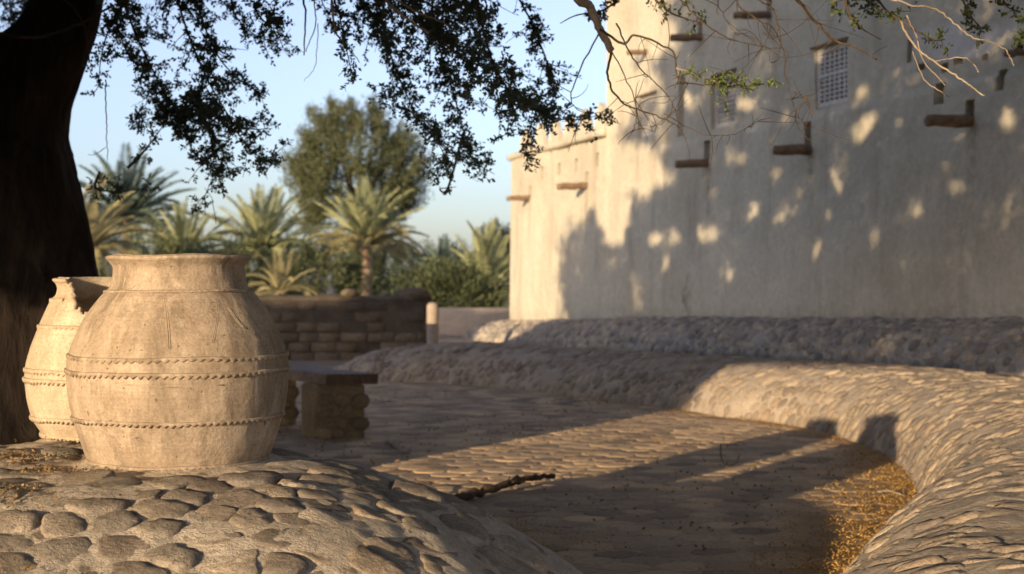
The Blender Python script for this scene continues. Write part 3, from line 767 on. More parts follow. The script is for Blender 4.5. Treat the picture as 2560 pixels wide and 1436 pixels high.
# ------------------------------------------------------------------ bench
bn = empty('stone_bench', (-1.6, 11.7, 0), 'plank bench on rubble stone piers behind the near jar', 'bench')
ld = np.array([-.58, .81]); ld /= np.linalg.norm(ld); wd_ = np.array([.97, .14]); wd_ /= np.linalg.norm(wd_)
O0 = np.array([-1.50, 11.35])
for k in range(3):
    o = O0 + wd_ * (.003 + k * .142)
    c = o + ld * .78 + wd_ * .067
    V, Fc = box_vf((*c, .474), (*(ld * .80), 0), (*(wd_ * .067), 0), (0, 0, .042), .008, .003, k)
    b = MB(); tone_ = .95 if k else .8; b.add(V, Fc, tone_); pk = b.build('seat_plank', M['bench_wood'], bn, None, False)
    V, Fc = box_vf((*(o + wd_ * .067 - ld * .022), .474), (*(ld * .004), 0), (*(wd_ * .064), 0), (0, 0, .039), .002); b = MB(); b.add(V, Fc, .05); b.build('end_grain', M['bench_wood'], pk, None, False)
for t in (.14, 1.34):
    c = O0 + ld * t + wd_ * .135
    V, Fc = box_vf((*c, .21), (*(ld * .13), 0), (*(wd_ * .20), 0), (0, 0, .222), .02); b = MB(); b.add(V, Fc); pr = b.build('pier', M['pier'], bn, None, False)
    nrm = np.array([wd_[1], -wd_[0]])
    sd_ = np.array([-1, 0.0])
    def pier_surf(u, v, c=c):
        p = c + nrm * .0
        X = c[0] + wd_[0] * u - ld[0] * .135; Y = c[1] + wd_[1] * u - ld[1] * .135
        N = np.broadcast_to(np.array([nrm[0], nrm[1], 0]), np.shape(u) + (3,)); return P3(X, Y, v), N
    s_ = hexsites(-.14, .15, .05, .41, .105, .25, .0, 3 + int(t * 10))
    Vb, Fb, tb, sb = stone_set(s_, pier_surf, np.diag([1.05, .85]), .11, .005, .013, 9, ((1.03, -.8), (.95, .7), (.7, 1.0)), 5, .5, .2)
    place_stones('pier_stone', Vb, Fb, tb, sb, M['pier'], pr, 40)

# ------------------------------------------------------------------ jars
def jar(name, c, zb, s, prof_px, y_base, label, mat, cut=None, seed=0):
    nseg = 160
    pr = np.array(prof_px, float); pr = catmull(pr, 5)
    R = pr[:, 0] * s * K1; Z = zb + (y_base - pr[:, 1]) * s
    a = np.arange(nseg) * 2 * PI / nseg
    RR = np.repeat(R[:, None], nseg, 1); ZZ = np.repeat(Z[:, None], nseg, 1); AA = np.repeat(a[None], len(R), 0)
    D = P3(np.cos(AA), np.sin(AA), ZZ * 3)
    RR = RR * (1 + fbm(D + seed, 1.3, 3) * .022) + fbm(D * 1.0 + seed, 9, 3) * .0035
    ZZ = ZZ + fbm(P3(np.cos(AA), np.sin(AA), 0 * ZZ) + seed, 1.2, 3) * .014 * sstep(zb + .5 * (Z[-1] - zb), Z[-1], ZZ)
    V = P3(c[0] + RR * np.cos(AA), c[1] + RR * np.sin(AA), ZZ); m_ = len(R)
    Fc = []
    for k in range(m_ - 1):
        for i in range(nseg):
            if cut and cut(a[i], (y_base - (Z[k] - zb) / s * 1.0) if False else pr[k, 1]): continue
            Fc.append([k * nseg + i, k * nseg + (i + 1) % nseg, (k + 1) * nseg + (i + 1) % nseg, (k + 1) * nseg + i])
    t = empty(name, (c[0], c[1], zb), label, 'jar', 'large clay storage jars on the stone platform')
    body = mk('body', V.reshape(-1, 3), Fc, mat, t, (c[0], c[1], zb), True, {'tone': np.full(V.size // 3, .5)})
    so = body.modifiers.new('thick', 'SOLIDIFY'); so.thickness = .024; so.offset = -1; so.use_rim = True
    def rad_at(y): return float(np.interp(-y, -pr[:, 1], pr[:, 0])) * s * K1 if pr[0, 1] > pr[-1, 1] else 0
    return t, rad_at
def band(t, c, zb, s, y_base, y, r, cnt, mat, kind='scallop', thick=.011, seed=0, a0=0, a1=2 * PI):
    n = 420; a = np.linspace(a0, a1, n, endpoint=(a1 - a0) < 6.2); k = 8; V = []
    full = (a1 - a0) > 6.2
    z0 = zb + (y_base - y) * s; wob = fbm(P3(np.cos(a), np.sin(a), y + 0 * a), 2.0, 2) * .012; am = .6 + fbm(P3(np.cos(a), np.sin(a), y + 5 + 0 * a), 9, 2) * .9
    rr_ = r * (1 + fbm(P3(np.cos(a), np.sin(a), z0 * 3 + 0 * a) + seed, 1.3, 3) * .022)
    saw = np.abs(np.sin(a * cnt / 2))
    for j in range(k):
        ph = j * 2 * PI / k
        if kind == 'rope':
            q = thick * (.75 + .35 * np.abs(np.sin(a * cnt / 2 + ph * .9)))
            dr = np.cos(ph) * q; dz = np.sin(ph) * q * .75
        else:
            low = max(0, -math.sin(ph)); q = thick * (.55 + .75 * saw * low * am + .2)
            dr = np.cos(ph) * thick * (.65 + .5 * saw * low * am); dz = np.sin(ph) * q * (.7 + .8 * low * saw)
        V.append(P3(c[0] + (rr_ + dr) * np.cos(a), c[1] + (rr_ + dr) * np.sin(a), z0 + wob + dz))
    V = np.stack(V, 1).reshape(-1, 3)
    Fc = [[i * k + j, i * k + (j + 1) % k, ((i + 1) % n) * k + (j + 1) % k, ((i + 1) % n) * k + j][::-1] for i in range(n if full else n - 1) for j in range(k)]
    mk('rope_band' if kind == 'rope' else 'scalloped_band', V, Fc, mat, t, (c[0], c[1], z0), True, {'tone': np.full(len(V), .5)})
S1 = 4.66 / F
K1 = .972
prof1 = [(220, 1172), (224, 1156), (232, 1135), (240, 1112), (251, 1080), (264, 1035), (273, 990), (277, 945), (277, 905), (271, 875), (256, 835), (236, 795), (212, 760), (191, 735), (177, 722), (170, 705), (166, 685), (166, 668), (174, 656), (181, 649), (182, 643), (178, 640)]
z1 = .692
j1, rad1 = jar('storage_jar', JAR1, z1, S1, prof1, 1154, 'big brown clay storage jar with wide open rim, in front and complete', M['clay'])
for y, cnt, kd, th_ in ((728, 74, 'rope', .0085), (884, 84, 'scallop', .0105), (919, 92, 'scallop', .0105), (1034, 96, 'scallop', .0095), (1141, 90, 'scallop', .010)):
    band(j1, JAR1, z1, S1, 1154, y, rad1(y) + .001, cnt, M['clay'], kd, th_ * .82)
# plaster foot holding the jar
def foot_ring(c, r, t, z):
    n = 90; a = np.arange(n) * 2 * PI / n; V = []
    for j, (dr, dz) in enumerate([(-.02, .018), (.0, .012), (.02, .006), (.05, .0), (.09, -.014), (.13, -.045)]):
        rr_ = r + dr * (1 + fbm(P3(np.cos(a), np.sin(a), 0 * a), 3, 3)); V.append(P3(c[0] + rr_ * np.cos(a), c[1] + rr_ * np.sin(a), z + dz + fbm(P3(np.cos(a), np.sin(a), j + 0 * a), 5, 3) * .012))
    V = np.concatenate(V); Fc = [[j * n + i, j * n + (i + 1) % n, (j + 1) * n + (i + 1) % n, (j + 1) * n + i] for j in range(5) for i in range(n)]
    mk('mortar_collar', V, [f[::-1] for f in Fc], M['mortar'], mound)
foot_ring(JAR1, 224 * S1, j1, z1 + .0)
# incised lines on the shoulder of the near jar
def incise(pts, name='incised_line'):
    q = []
    for x, y in pts:
        X = (x - 1280) / F * 4.4; Y_ = 4.35
        for _ in range(6):
            r = rad1(690 + (y - 690) * Y_ / 4.66) + .0012; dx = X - JAR1[0]; dx = max(-r * .98, min(r * .98, dx)); Y = JAR1[1] - math.sqrt(r * r - dx * dx); Y_ = Y; X = (x - 1280) / F * Y
        q.append((X, Y, EYE - (y - 690) / F * Y))
    V, Fc = tube_vf(catmull(q, 4), .0008, 5); b = MB(); b.add(V, Fc, .8); b.build(name, M['clay'], j1)
for dx in (0, 5):
    incise([(410 + dx, 745), (415 + dx, 790), (419 + dx, 830), (421 + dx, 872)])
    incise([(434 + dx, 758), (470 + dx, 800), (497 + dx, 838), (513 + dx, 864)])
    incise([(543 + dx * .8, 762), (540 + dx * .8, 800), (534 + dx * .8, 838), (528 + dx * .8, 858)])
    incise([(570 + dx * .8, 770), (590 + dx * .8, 800), (610 + dx * .8, 822)])
    incise([(290, 958 + dx * .4), (370, 966 + dx * .4), (450, 968 + dx * .4), (560, 962 + dx * .4)])
S2 = 5.45 / F
prof2 = [(157, 1118), (160, 1102), (170, 1078), (190, 1045), (202, 1005), (209, 960), (210, 930), (203, 890), (190, 850), (174, 810), (158, 775), (146, 750), (134, 738), (130, 722), (134, 710), (141, 703), (141, 698), (136, 696)]
z2 = .668
def cutf(a, y):
    if y > 790: return False
    d = math.degrees(a) % 360
    # notch opens toward the camera and a little right
    if d < 236 or d > 335: return False
    lim = np.interp(d, [236, 241, 246, 252, 262, 285, 310, 325, 335], [715, 728, 742, 765, 782, 786, 778, 750, 720])
    lim = lim + 5 * math.sin(d * .9) + 4 * math.sin(d * 2.1)
    return y < lim
j2, rad2 = jar('storage_jar', JAR2, z2, S2, prof2, 1102, 'paler cream clay storage jar with broken neck, half hidden behind the big one', M['clay_pale'], cutf, 4)
band(j2, JAR2, z2, S2, 1102, 748, rad2(748) + .001, 60, M['clay_pale'], 'scallop', .010, 4, math.radians(-20), math.radians(236))
for y, cnt in ((812, 70), (917, 90), (940, 90), (1034, 90), (1077, 84)):
    band(j2, JAR2, z2, S2, 1102, y, rad2(y) + .001, cnt, M['clay_pale'], 'scallop', .010, 4)
foot_ring(JAR2, 158 * S2, j2, z2)

# ------------------------------------------------------------------ foliage helpers
def leaf_quads(ctr, dirs, L, W, rs, nrm=None):
    """one leaf (a folded quad) per centre"""
    n = len(ctr); d = dirs / (np.linalg.norm(dirs, axis=1)[:, None] + 1e-9)
    r = rs.normal(size=(n, 3)); s = np.cross(d, r); s /= np.linalg.norm(s, axis=1)[:, None] + 1e-9
    L = np.broadcast_to(L, (n,))[:, None]; W = np.broadcast_to(W, (n,))[:, None]
    V = np.stack([ctr - d * L * .5, ctr + s * W * .5 + d * L * .05, ctr + d * L * .5, ctr - s * W * .5 + d * L * .05], 1).reshape(-1, 3)
    return V, np.arange(n * 4).reshape(n, 4)
class Leaves:
    def __init__(s): s.c = []; s.d = []; s.L = []; s.W = []; s.t = []
    def add(s, c, d, L, W, t):
        n = len(c); s.c.append(c); s.d.append(d); s.L.append(np.broadcast_to(L, (n,))); s.W.append(np.broadcast_to(W, (n,))); s.t.append(np.broadcast_to(t, (n,)))
    def build(s, name, mat, parent, rs, stuff=True):
        c = np.concatenate(s.c); V, Fq = leaf_quads(c, np.concatenate(s.d), np.concatenate(s.L), np.concatenate(s.W), rs)
        o = mk(name, V, Fq, mat, parent, None, False, {'tone': np.repeat(np.concatenate(s.t), 4)})
        if stuff: o['kind'] = 'stuff'
        return o

# ------------------------------------------------------------------ big acacia: trunk, limbs, visible sprays, crown
TR = np.array([-2.95, 8.0])
acacia = empty('acacia_tree', (-2.9, 8.0, 0), 'big dark gnarled acacia leaning at the left edge, its branches hanging over the yard', 'tree')
def gnarl(path, rad, n, seed, amp=.12, sub=8):
    path = catmull(path, sub); rad = np.interp(np.linspace(0, 1, len(path)), np.linspace(0, 1, len(rad)), rad)
    V, Fc = tube_vf(path, rad, n); ctr = np.repeat(path, n, 0); d = V - ctr
    a = np.tile(np.arange(n) * 2 * PI / n, len(path)); zz = np.repeat(np.linspace(0, 1, len(path)) * len(path) / sub, n)
    Pn = P3(np.cos(a) * 1.5, np.sin(a) * 1.5, zz * .35) + seed
    rg = 1 + fbm(Pn, 1.5, 3) * amp * 2 - np.abs(fbm(P3(np.cos(a) * 1.5, np.sin(a) * 1.5, zz * .22) + seed, 5, 3)) * amp * 1.1
    return ctr + d * rg[:, None], Fc
V, Fc = gnarl([(-2.88, 8.05, -.15), (-2.9, 8.02, .3), (-2.86, 8.0, .8), (-2.91, 8.0, 1.3), (-2.93, 8.0, 1.75), (-2.88, 8.0, 2.1), (-2.74, 7.98, 2.36), (-2.56, 7.95, 2.62), (-2.45, 7.92, 2.9), (-2.38, 7.87, 3.3), (-2.1, 7.8, 3.8)],
              [.95, .80, .64, .57, .51, .42, .30, .215, .185, .175, .16], 72, 2.0, .10, 14)
b = MB(); b.add(V, Fc); b.build('trunk', M['bark'], acacia, (-2.9, 8, 0))
V, Fc = gnarl([(-3.0, 8.05, 1.2), (-3.06, 8.05, 1.8), (-3.25, 8.0, 2.08), (-3.75, 7.95, 2.22), (-4.6, 7.9, 2.75), (-5.6, 8.2, 4.2)], [.24, .36, .34, .25, .20, .13], 40, 5.0, .10, 10)
b = MB(); b.add(V, Fc); b.build('limb', M['bark'], acacia)
limbs = [[(-2.1, 7.8, 3.8), (-1.3, 7.6, 4.2), (-.3, 7.3, 4.1), (.8, 6.9, 3.9), (1.9, 6.4, 3.75), (3.0, 6.0, 3.9)],
         [(-2.1, 7.8, 3.8), (-1.9, 7.2, 4.6), (-1.4, 6.2, 5.2), (-1.0, 4.6, 5.8), (-1.2, 2.5, 6.0), (-1.8, .5, 5.6)],
         [(-2.1, 7.8, 3.8), (-2.3, 8.4, 4.8), (-1.5, 9.2, 5.6), (.2, 9.8, 6.0), (1.8, 9.6, 6.2)],
         [(-5.6, 8.2, 4.2), (-6.1, 8.7, 4.7), (-6.6, 9.2, 5.0)], [(-5.6, 8.2, 4.2), (-6.6, 6.6, 5.0), (-6.8, 4.2, 5.4), (-7.0, 2.0, 5.5)],
         [(-4.0, 7.9, 2.8), (-4.2, 7.0, 4.4), (-4.0, 5.2, 5.4), (-3.6, 3.0, 5.6), (-3.8, .8, 5.0), (-4.2, -1.5, 4.6)]]
LP = []
for k, L_ in enumerate(limbs):
    V, Fc = gnarl(L_, [.14, .10, .07, .035] if k < 3 else [.13, .09, .04], 10, k + .5, .1, 8); b = MB(); b.add(V, Fc); b.build('limb', M['bark'], acacia); LP.append(catmull(L_, 8))
LPall = np.concatenate(LP)

guides = [  # pixel path, distance, leafiness, side twig length
    ([(300, -60), (330, 60), (380, 170), (430, 260), (500, 310), (560, 380), (530, 450), (512, 492)], 7.6, 1.0, .24),
    ([(430, -60), (470, 80), (520, 200), (560, 270), (600, 340), (650, 395), (688, 402)], 7.3, 1.0, .26),
    ([(560, -60), (590, 40), (650, 95), (716, 102)], 7.9, .9, .20),
    ([(660, -60), (640, 20), (680, 70), (700, 60)], 7.0, .8, .16),
    ([(340, -60), (280, 60), (255, 140), (248, 215)], 7.1, .7, .12),
    ([(480, -30), (540, 130), (600, 200), (655, 238)], 7.4, .9, .18),
    ([(450, 240), (540, 290), (620, 322), (682, 322)], 7.7, .9, .16),
    ([(520, 260), (440, 280), (345, 305)], 7.5, .8, .13),
    ([(380, 170), (330, 150), (290, 60)], 7.2, .8, .16),
    ([(560, 360), (500, 400), (450, 300)], 7.8, .8, .14),
    ([(845, -60), (850, 40), (868, 130), (885, 205)], 6.9, .8, .12),
    ([(950, -60), (965, 90), (1000, 200), (1050, 300), (1105, 375), (1125, 440)], 7.2, 1.0, .24),
    ([(1080, -60), (1095, 100), (1130, 220), (1160, 330), (1185, 400), (1236, 436)], 7.5, 1.0, .24),
    ([(1200, -60), (1215, 100), (1260, 210), (1330, 270), (1410, 300), (1500, 290)], 7.0, .85, .18),
    ([(1290, -60), (1330, 60), (1365, 150), (1385, 240), (1330, 310), (1310, 400)], 7.4, .9, .16),
    ([(1000, -60), (1060, 60), (1150, 140), (1250, 190), (1300, 260)], 6.8, 1.0, .26),
    ([(900, -60), (940, 60), (985, 170), (960, 240)], 7.6, .9, .18),
    ([(1150, -60), (1180, 60), (1230, 150), (1290, 200)], 7.7, 1.0, .26),
    ([(790, -60), (800, -10), (830, 60)], 7.5, .6, .1),
    ([(1160, 330), (1120, 470), (1100, 472), (1140, 468)], 7.7, .25, .05),
    ([(1560, -60), (1520, 20), (1440, 40), (1400, 60)], 6.6, .6, .16),
    ([(1640, -60), (1660, 20), (1720, 50), (1760, 60)], 6.4, .5, .12),
    ([(0, -60), (30, 30), (60, 90), (20, 130)], 9.4, 1.0, .26), ([(90, -60), (70, 10), (20, 60)], 9.6, 1.0, .2),
    ([(720, -50), (760, -30), (800, -20), (900, -20), (1000, -15), (1100, -10)], 7.3, 1.0, .1),
    ([(2180, -60), (2200, 10), (2260, 60), (2330, 100), (2360, 100)], 6.2, .65, .12), ([(2400, -60), (2420, 30), (2450, 70)], 6.3, .5, .14),
    ([(2120, -60), (2120, 30), (2150, 70), (2200, 100)], 6.0, .4, .14), ([(2580, 40), (2560, 80), (2540, 125)], 6.0, .8, .06), ([(2500, -60), (2510, 10), (2540, 30)], 6.2, .5, .12),
    ([(320, 420), (360, 380), (420, 300)], 7.5, .35, .06), ([(250, 430), (240, 470), (300, 480), (370, 470)], 8.6, .8, .10),
]
rs = np.random.RandomState(77)
lv = Leaves(); lv_g = Leaves(); twigs = MB()
def spray(p, d, length, lvx, size=1.0):
    """a side twig with small pinnate leaves"""
    n = 6; t = np.linspace(0, 1, n)[:, None]; bend = rs.normal(size=3) * .25 * length; q = p + d * length * t + bend * t ** 2 + np.array([0, 0, -.18 * length]) * t ** 2
    V, Fc = tube_vf(q, np.linspace(.0028, .0012, n), 4, False); twigs.add(V, Fc)
    m = max(3, int(length / .018)); tt = rs.rand(m)
    c0 = np.array([[np.interp(x, t[:, 0], q[:, k]) for k in range(3)] for x in tt])
    ax = rs.normal(size=(m, 3)) + d * .6; ax /= np.linalg.norm(ax, axis=1)[:, None]
    for k in range(7):   # leaflets along each small rachis
        s = (k // 2 + 1) / 4 * .042 * size; sd = np.cross(ax, rs.normal(size=(m, 3))); sd /= np.linalg.norm(sd, axis=1)[:, None] + 1e-9
        lvx.add(c0 + ax * s + sd * .008 * size, ax * .5 + sd, .021 * size * rs.uniform(.7, 1.3, m), .0115 * size, rs.rand(m))
nbr = 0
for pts, d0, leafy, tl_ in guides:
    dj = rs.uniform(-.25, .25, len(pts)).cumsum() * .5; P = np.array([at(x, y, d0 + q) for (x, y), q in zip(pts, dj)])
    if pts[0][1] < -20:      # starts above the frame: run up to a limb
        i = np.linalg.norm(LPall - P[0], axis=1).argmin(); P = np.vstack([LPall[i], (LPall[i] + P[0]) / 2 + [0, 0, .15], P])
    Q = catmull(P, 8); n = len(Q); V, Fc = tube_vf(Q, np.linspace(.009, .0018, n), 6); b = MB(); b.add(V, Fc); b.build('branch', M['branch'], acacia)
    seg = np.linalg.norm(np.diff(Q, axis=0), axis=1); tot = seg.sum(); cum = np.concatenate([[0], seg.cumsum()])
    start = .3 * tot if pts[0][1] < -20 else 0
    k = int((tot - start) / .0205 * leafy * (.6 if pts[0][0] > 1500 else 1))
    for _ in range(k):
        a = rs.uniform(start, tot); p = np.array([np.interp(a, cum, Q[:, j]) for j in range(3)])
        i = min(int(np.searchsorted(cum, a)), n - 1); T = Q[i] - Q[i - 1]; T /= np.linalg.norm(T) + 1e-9
        dr = rs.normal(size=3); dr -= T * dr.dot(T) * .6; dr[1] *= 1.0; dr /= np.linalg.norm(dr); dr = dr + T * .6
        dr /= np.linalg.norm(dr)
        g = lv_g if pts[0][0] > 1500 else lv
        spray(p, dr, tl_ * rs.uniform(.35, 1.0) * (1.0 if a < .8 * tot else .6), g, 1.2)
# bare twigs, some pale and lit
bare = [([(1440, -60), (1475, 20), (1500, 75), (1528, 128)], 6.0, .024, .016, 0), ([(1500, 75), (1560, 110), (1590, 90), (1680, 130), (1700, 200), (1800, 215), (1860, 222)], 6.0, .006, .002, 1),
        ([(1528, 128), (1520, 200), (1560, 260), (1640, 290), (1700, 318)], 6.1, .006, .002, 1), ([(1500, 75), (1440, 200), (1430, 260), (1470, 290)], 6.4, .004, .0015, 1),
        ([(1540, 60), (1590, 160), (1660, 230), (1690, 280)], 6.2, .004, .0015, 1), ([(1528, 128), (1580, 230), (1590, 300), (1570, 350)], 6.0, .003, .0012, 1),
        ([(1690, 172), (1760, 196), (1820, 213), (1900, 215)], 5.8, .004, .002, 2), ([(1985, -60), (2010, 20), (2045, 65), (2088, 104), (2140, 120), (2190, 150)], 6.0, .010, .003, 1),
        ([(2220, -60), (2260, 8), (2340, 25), (2390, 65), (2430, 95), (2490, 112), (2520, 135), (2532, 165)], 5.4, .0042, .0025, 2),
        ([(2250, 55), (2275, 105), (2320, 145), (2380, 185), (2420, 212), (2460, 242)], 5.2, .0045, .003, 2), ([(2265, 40), (2290, 95), (2305, 150), (2345, 195), (2362, 215)], 5.3, .003, .002, 2),
        ([(2330, 158), (2370, 148), (2410, 146), (2435, 165), (2445, 182)], 5.2, .0028, .002, 2), ([(2280, 130), (2310, 200), (2350, 230), (2370, 245)], 5.3, .0022, .0015, 2),
        ([(1960, 130), (1965, 190), (1985, 270), (2010, 310)], 6.0, .0025, .0012, 1), ([(1985, 230), (2010, 245), (2030, 250)], 6.0, .002, .001, 1),
        ([(1700, 0), (1760, 60), (1830, 100), (1920, 120)], 6.2, .004, .0015, 1), ([(1840, -40), (1880, 40), (1930, 70), (1960, 130)], 6.1, .005, .002, 1),
        ([(1900, -40), (1930, 20), (1950, 90), (1945, 150)], 6.0, .0035, .0015, 1), ([(1800, -40), (1810, 40), (1840, 90)], 6.3, .003, .0015, 1),
        ([(1660, 285), (1740, 330), (1800, 340), (1850, 330), (1900, 300)], 6.1, .0022, .001, 1), ([(770, -60), (765, 40), (760, 140)], 6.9, .010, .003, 1), ([(800, -60), (790, 60), (765, 130)], 6.8, .005, .002, 1),
        ([(795, 60), (790, 160), (760, 205)], 6.9, .0022, .001, 1), ([(830, 0), (840, 80), (870, 120), (900, 158)], 6.6, .006, .002, 2), ([(960, 0), (1000, 35), (1070, 85)], 6.4, .008, .005, 2),
        ([(990, 0), (1040, 30), (1090, 50), (1120, 65)], 6.4, .005, .003, 2), ([(265, 200), (266, 280), (268, 340), (270, 400)], 7.2, .0035, .0018, 1), ([(265, 370), (240, 385), (220, 388)], 7.2, .002, .001, 1),
        ([(0, 85), (60, 95), (120, 90), (200, 60), (285, 15)], 7.1, .008, .006, 1), ([(150, -20), (200, 40), (218, 90), (225, 160)], 7.1, .007, .004, 1), ([(180, 50), (230, 75), (265, 92)], 7.2, .006, .003, 1),
        ([(330, 100), (340, 190), (370, 240), (330, 268)], 7.4, .002, .001, 1), ([(540, 560), (530, 500), (512, 470)], 7.6, .002, .0012, 1)]
for pts, d0, r0, r1, kd in bare:
    dj = rs.uniform(-.12, .12, len(pts)).cumsum() * .5; P = np.array([at(x, y, d0 + q) for (x, y), q in zip(pts, dj)])
    if pts[0][1] < -20:
        i = np.linalg.norm(LPall - P[0], axis=1).argmin(); P = np.vstack([LPall[i], (LPall[i] + P[0]) / 2 + [0, 0, .1], P])
    Q = catmull(P, 7); Q[1:] += rs.normal(size=Q[1:].shape) * .0018
    V, Fc = tube_vf(Q, np.linspace(r0, r1, len(Q)), 7); b = MB(); b.add(V, Fc)
    b.build('branch', M['twig'] if kd == 2 or r0 > .02 else M['branch'], acacia)
    if kd == 1 and pts[0][0] > 1400:
        for _ in range(10):
            i = rs.randint(len(Q) // 3, len(Q)); d = rs.normal(size=3); d[2] -= .4; d /= np.linalg.norm(d); L = rs.uniform(.05, .24); t = np.linspace(0, 1, 5)[:, None]
            q = Q[i] + d * L * t + rs.normal(size=3) * .3 * L * t ** 2; V, Fc = tube_vf(q, np.linspace(.002, .0008, 5), 4, False); twigs.add(V, Fc)
lit = Leaves()
for pts, d0 in (([(1700, 178), (1760, 196), (1820, 213), (1880, 215), (1938, 204)], 5.8), ([(1800, 200), (1812, 258)], 5.8), ([(1770, 190), (1850, 205)], 5.75)):
    P = np.array([at(x, y, d0) for x, y in pts]); Q = catmull(P, 12)
    for q in Q:
        if rs.rand() < .75:
            d = rs.normal(size=3); d /= np.linalg.norm(d); spray(q, d, rs.uniform(.02, .06), lit, .5)
lit.build('sunlit_foliage', M['leaf_sunlit'], acacia, rs); o = twigs.build('twigs', M['branch'], acacia); o['kind'] = 'stuff'
lv.build('foliage', M['leaf'], acacia, rs); lv_g.build('foliage', M['leaf_green'], acacia, rs)

# the crown overhead: unseen leaf clumps, masked to cast the wanted wall shade
def to_xyz(p, s, z): return P3(.842 * p + .539 * s, -.539 * p + .842 * s, z)
TS = math.tan(SUN_EL)
EY = np.array([-900, 0, 150, 235, 250, 345, 370, 400, 430, 470, 500, 512, 522, 560, 600, 640, 690, 740, 800, 1200.])
EX = np.array([1690, 1685, 1672, 1650, 1600, 1588, 1640, 1672, 1700, 1668, 1612, 1560, 1494, 1470, 1450, 1436, 1446, 1428, 1432, 1432.])
SPOTS = [(2180, 330, 42, 55), (2082, 480, 20, 65), (2052, 640, 22, 42), (1745, 588, 75, 24), (1940, 440, 14, 32), (1885, 530, 18, 28), (2428, 355, 42, 26), (2200, 420, 16, 16),
         (2150, 230, 12, 24), (1860, 260, 22, 18), (2250, 310, 14, 18), (2040, 135, 12, 26), (1720, 250, 16, 30), (1790, 500, 14, 26), (2190, 600, 10, 16), (2110, 560, 10, 24), (2290, 530, 22, 12), (2520, 300, 22, 30), (1830, 690, 12, 22), (1640, 600, 12, 18), (1668, 660, 10, 22), (2400, 470, 16, 16)]  # gaps left in the crown so sun spots land on the wall
def wall_shade(p, w):
    """the shade wanted on the fort wall where the sun ray (p, w) meets it"""
    u = (p + 16.348) / .7618; s_ = 25.54 - .6474 * u; z = w - TS * s_; d = np.maximum(30.33 - .9562 * u, 6.0); x = 192 + 33000 / d; y = 690 - (z - EYE) * F / d
    jx = fbm(P3(x / 42, y / 42, 2.0), 1.0, 4) * 250
    sh = sstep(-50, 30, x + jx - np.interp(y, EY, EX))
    xj = x + jx * .45; notch = (y > 495) & (y < 625) & (xj > np.interp(y, [500, 625], [1496, 1542])) & (xj < np.interp(y, [500, 560, 625], [1602, 1588, 1545]))
    sh = np.where(notch, 0, sh)
    for (cx, cy, rx, ry) in SPOTS:
        q = np.hypot((x - cx + fbm(P3(x / 20, y / 20, 7.0), 1, 2) * 22) / rx, (y - cy) / ry); sh = sh * (.03 + .97 * sstep(.55, 1.3, q))
    h = vn(P3(x / 70, y / 55, 4.0)); sh = np.where((y < 560) & (y > 190) & (x > 1700), sh * (1 - .6 * sstep(.70, .85, h)), sh)
    h2 = vn(P3(x / 34, y / 46, 9.0)); sh = np.where((x > 1620) & (y > 190), sh * (1 - .80 * sstep(.70, .86, h2) * sstep(820, 420, y + 0 * x)), sh)
    sh = np.where((w < np.interp(p, [-6.2, -6.0, -5.7, 3], [1.9, 2.0, 2.47, 2.47])) | (p > 3.2), 0, sh)
    sh = np.where((p > -2.88) & (w < 3.45), 0, sh)
    app = (w < 3.25) & (np.hypot(x - 2350, (y - 900) * 1.0) < 70)
    return np.where(app, sh * .55, sh)
def crown(parent, n_clump, prange, srange, wrange, per, lsize, mat, rs, clr=.45, shade=wall_shade, name='foliage'):
    cl = Leaves(); got = 0
    for _ in range(n_clump):
        p = rs.uniform(*prange); s_ = rs.uniform(*srange); w = rs.uniform(*wrange); r = clr * rs.uniform(.6, 1.2)
        c = to_xyz(p, s_, w - TS * s_) + rs.normal(size=(per, 3)) * r * np.array([.5, .5, .35])
        sz = lsize * rs.uniform(.65, 1.3, per)
        Y = np.maximum(c[:, 1], .05)
        inf = (c[:, 1] > .05) & (690 - F * (c[:, 2] - EYE) / Y > -F * .12 / Y - 30) & (np.abs(c[:, 0]) / Y < (1290 + F * .1 / Y) / F)
        near = np.linalg.norm(c - np.array([0, 0, EYE]), axis=1) < 1.0
        pp = .842 * c[:, 0] - .539 * c[:, 1]; ss = .539 * c[:, 0] + .842 * c[:, 1]; ww = c[:, 2] + TS * ss
        k = ~inf & ~near & (c[:, 2] > 1.9) & (rs.rand(per) < shade(pp, ww))
        if k.sum(): cl.add(c[k], rs.normal(size=(k.sum(), 3)), sz[k], sz[k] * .5, rs.rand(k.sum()))
    return cl.build(name, mat, parent, rs)
crown(acacia, 1500, (-13.8, 3.2), (-4.5, 9), (2.0, 11), 150, .115, M['leaf'], rs)
crown(acacia, 1000, (-13.8, 3.2), (-4.5, 8), (2.0, 5.8), 150, .115, M['leaf'], rs)
crown(acacia, 1000, (-9.9, 3.2), (-4.5, 8), (5.4, 11), 150, .125, M['leaf'], rs)
crown(acacia, 450, (-13.8, -3), (-4.5, 7), (2.2, 3.6), 150, .115, M['leaf'], rs)

